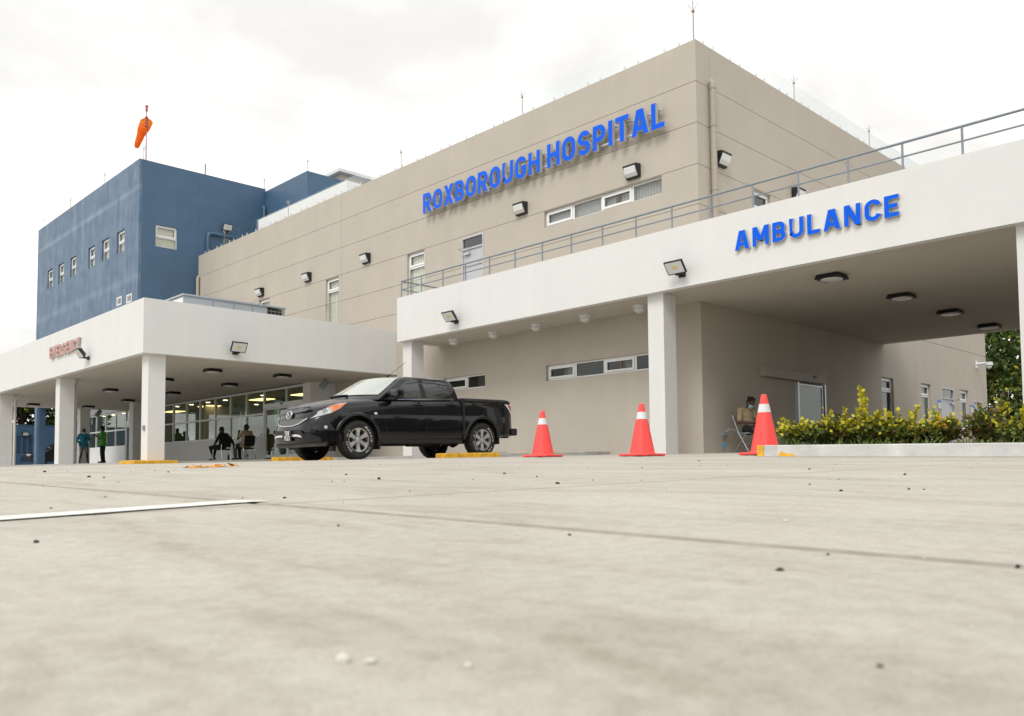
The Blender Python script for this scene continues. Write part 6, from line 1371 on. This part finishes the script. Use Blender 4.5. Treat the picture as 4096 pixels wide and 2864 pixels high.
for x, y, z in ((9.02, 3.19, .20), (9.02, 3.12, .215), (9.05, 3.11, .26), (9.0, 3.06, .19)):
    for k in range(9):
        a = 2.4 * k; r_ = .004 + .0022 * k; c = Vector((x + r_ * math.cos(a) * .6, y + r_ * math.sin(a), kz(x, y) + z + .012 - .001 * k)); fl.obox(Matrix.Translation(c) @ Matrix.Rotation(a, 4, 'Z') @ Matrix.Rotation(R(25), 4, 'Y'), .014, .012, .004)
lt = [q for q in bpy.data.objects if q.get('label', '').startswith('low shrub with small orange')][0]
fl.build('flower', M_['flower orange'], lt)
rng = np.random.default_rng(77); n = 900
P = np.stack([rng.uniform(8.76, 9.7, n), rng.uniform(1.4, 4.7, n), np.zeros(n)], 1); P[:, 2] = [kz(*q[:2]) - .02 for q in P]
g_ = MB().build('grass', M_['grass']); bpy.data.objects.remove(g_)
go = bpy.data.objects.new('grass', None); COL.objects.link(go)
gm = leaf_mesh('grass', P, np.stack([rng.normal(0, .45, n), rng.normal(0, .45, n), np.ones(n)], 1), rng.uniform(.04, .11, n), np.zeros(n), None, (0, 0, 0), [M_['grass']], rng, .05); bpy.data.objects.remove(go); gm.name = 'grass'
tag(gm, 'thin weedy grass growing between the planter shrubs', kind='stuff')
def tree(label, x, y, z, h, r, seed, n=9000, leaf=(.14, .26), trunk=.22, low=.18, mats=None, clumps=38, group=None):
    rng = np.random.default_rng(seed); t = thing('tree', label, 'tree', (x, y, z), group)
    C, Rr = [], []
    for i in range(clumps):
        u = rng.uniform(low, 1); rad = r * math.sin(math.pi * min(.97, .18 + .8 * u)) ** .7; a = rng.uniform(0, 6.28); q = rad * math.sqrt(rng.uniform(.15, 1))
        C.append((x + q * math.cos(a), y + q * math.sin(a), z + h * u * .93)); Rr.append(r * rng.uniform(.22, .40))
    C, Rr = np.array(C), np.array(Rr)
    tr_ = MB(); tr_.tube([(x, y, z - .1), (x + .1, y, z + h * .3), (x - .05, y + .1, z + h * .6), (x, y, z + h * .85)], [trunk, trunk * .75, trunk * .4, .04], 10)
    for i in range(0, clumps, 3):
        s_ = np.array([x, y, z + h * rng.uniform(.25, .6)]); tr_.tube([s_, (s_ + C[i]) / 2 + rng.normal(0, .2, 3), C[i]], [trunk * .35, trunk * .22, .025], 6, cap=False)
    tr_.build('trunk', M_['stem'], t)
    k = rng.integers(0, clumps, n); d = rng.normal(size=(n, 3)); d /= np.linalg.norm(d, axis=1, keepdims=True); rr = Rr[k] * rng.uniform(.35, 1.08, n) ** .6
    P = C[k] + d * rr[:, None] * np.array([1, 1, .8]); cm = rng.choice([0, 1, 2], clumps, p=[.4, .4, .2]); K = np.where(rng.random(n) < .62, cm[k], rng.choice([0, 0, 1, 2], n)); K = np.where(rng.random(n) < .012, 3, K)
    leaf_mesh('crown', P, d + rng.normal(0, .8, (n, 3)) + np.array([0, 0, -.2]), rng.uniform(*leaf, n), K, t, ORG[t.name], rng=rng)
    return t
for i, (lb, x, y, h, r) in enumerate((('tall leafy tree standing behind the far end of the beige side wall', 49.5, 15.5, 10.5, 4.2), ('leafy tree in the gap beside the right canopy column', 50.5, 12.2, 9.5, 3.6), ('dark leafy tree deepest in the gap behind the mesh fence', 56, 15, 11, 4.5))):
    tree(lb, x, y, gz(x, y), h, r, 20 + i, 9000, (.14, .30), low=.08, clumps=46, group='trees behind the hospital')
for i, (lb, x, y, h, r) in enumerate((('leafy tree above the vent holes of the blue yard wall', 16.5, 66.5, 7.5, 3.4), ('leafy tree behind the blue yard wall right of the blue pillar', 20.0, 66.0, 7.8, 3.2), ('leafy tree behind the blue yard wall at the far left', 12.5, 67, 7.2, 3.0))):
    tree(lb, x, y, gz(x, y), h, r, 40 + i, 7000, (.18, .36), low=.1, clumps=36, group='trees behind the blue yard wall')
# trees round the open side of the lot: they show as reflections in the paint and the glass
rng = np.random.default_rng(5); n = 15000; ang = rng.uniform(R(-178), R(-22), n); cl_ = np.floor(ang * 9) ; hh = np.where(ang < R(-125), .42, 1.) * (6.5 + 3.0 * np.sin(cl_ * 12.9898) + 1.2 * np.sin(cl_ * 3.1)); dist = rng.uniform(27, 34, n) + 2 * np.sin(cl_ * 7.7)
u = rng.random(n) ** .8; P = np.stack([dist * np.cos(ang) + 4, dist * np.sin(ang) + 8, -1 + u * np.maximum(2.5, hh) * (1 - .25 * np.abs((ang * 9) % 1 - .5))], 1)
tl = leaf_mesh('treeline', P, rng.normal(size=(n, 3)), rng.uniform(.7, 1.4, n), rng.choice([0, 0, 1, 2], n), None, (0, 0, 0), LEAFM, rng)
tag(tl, 'ragged line of trees around the open side of the lot', kind='stuff')
# ---------------------------------------------------------------- yard wall, car and fence in the background
yw = 62.0
ywl = thing('yard_wall', 'blue rendered yard wall pierced by rows of small vent holes', 'wall', (8, yw, .4))
slots = [(14.93 + .335 * c - 1.35 * 0, 14.93 + .335 * c + .25, 1.42 + .148 * r, 1.49 + .148 * r) for r in range(8) for c in range(5)]
slots = [(a - .12, b - .12, p, q) for a, b, p, q in slots]
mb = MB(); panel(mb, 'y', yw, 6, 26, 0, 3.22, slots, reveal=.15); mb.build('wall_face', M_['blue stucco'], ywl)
mb = MB(); mb.box(6, 26, yw + .151, yw + .2, 0, 3.2); mb.build('wall_core', M_['joint'], ywl)
mb = MB(); mb.box(5.98, 26, yw - .02, yw + .22, 3.221, 3.28); mb.build('coping', M_['blue stucco'], ywl)
wall_pack('black wall lamp on the blue yard wall above the vent holes', (15.62, yw, 2.66), (0, -1, 0), .9)
cx, cy = 14.1, 55.2; cz = gz(16, 55)
car = thing('parked_car', 'dark grey hatchback nosing out behind the second canopy column', 'car', (cx, cy, cz))
prof = [(0, .28), (.02, .55), (.12, .70), (.55, .80), (1.0, .90), (1.55, 1.32), (1.9, 1.46), (2.9, 1.48), (3.5, 1.30), (3.95, .98), (4.05, .6), (4.02, .30)]
mb = MB(); L_ = []
for y, k in ((0, .97), (.03, 1), (.86, 1.02), (1.69, 1), (1.72, .97)):
    L_.append([(cx + 2 + (x - 2) * (1 if 0 < y < 1.7 else .99), cy + y + (.16 if y < .5 else -.16 if y > 1 else 0) * max(0, (z - .85)) * 1.2, cz + z * (k if z > .5 else 1)) for x, z in prof])
mb.loft(L_, 0, False); mb.add(L_[0], [tuple(range(len(prof)))]); mb.add(L_[-1], [tuple(range(len(prof)))]); mb.build('body', M_['black car paint'], car)
mb = MB(); mb.add([(cx + x, cy - .012 + (.16) * max(0, z - .85) * 1.2, cz + z) for x, z in ((1.2, .92), (1.66, 1.33), (2.6, 1.38), (2.6, .93))], [(0, 1, 2, 3)]); mb.build('window', M_['car glass'], car)
for x in (.72, 3.25):
    T = Matrix.Translation((cx + x, cy + .02, cz + .30)) @ Matrix.Rotation(R(90), 4, 'X'); mb = MB(); mb.lathe([(0, .02), (.18, .02), (.20, .06), (.29, .06), (.30, 0), (.30, -.16)], T, 20); wh = mb.build('wheel', M_['tyre rubber'], car)
    mb = MB(); mb.lathe([(0, .075), (.06, .07), (.19, .065)], T, 14); mb.build('rim', M_['alloy'], wh)
mb = MB(); mb.obox(frame((cx + 1.22, cy - .08, cz + .98), (1, 0, 0), (0, 1, 0), (0, 0, 1)), .12, .16, .12, bev=.03); mb.build('door_mirror', M_['black car paint'], car)
mb = MB(); mb.obox(frame((cx + .06, cy + .2, cz + .66), (1, 0, 0), (0, 1, 0), (0, 0, 1)), .14, .32, .12, bev=.03); mb.build('headlamp', M_['reflector white'], car)
fx = 43.5; fz = gz(40, 12)
fn = thing('mesh_fence', 'green welded mesh fence standing before the trees', 'fence', (fx, 11, fz))
Mt('fence green', (.10, .16, .14), .5)
mb = MB()
for k in range(120): mb.tube([(fx, 7.5 + k * .06, fz + .05), (fx, 7.5 + k * .06, fz + 1.15)], .004, 3, cap=False)
for k in range(8): mb.tube([(fx + .006, 7.4, fz + .08 + k * .15), (fx + .006, 14.8, fz + .08 + k * .15)], .006, 3, cap=False)
tag(mb.build('mesh_panel', M_['fence green'], fn), kind='stuff')
for y in (7.4, 9.85, 12.3, 14.75):
    mb = MB(); mb.box(fx - .03, fx + .03, y - .03, y + .03, fz - .1, fz + 1.25); mb.build('post', M_['grey steel paint'], fn)
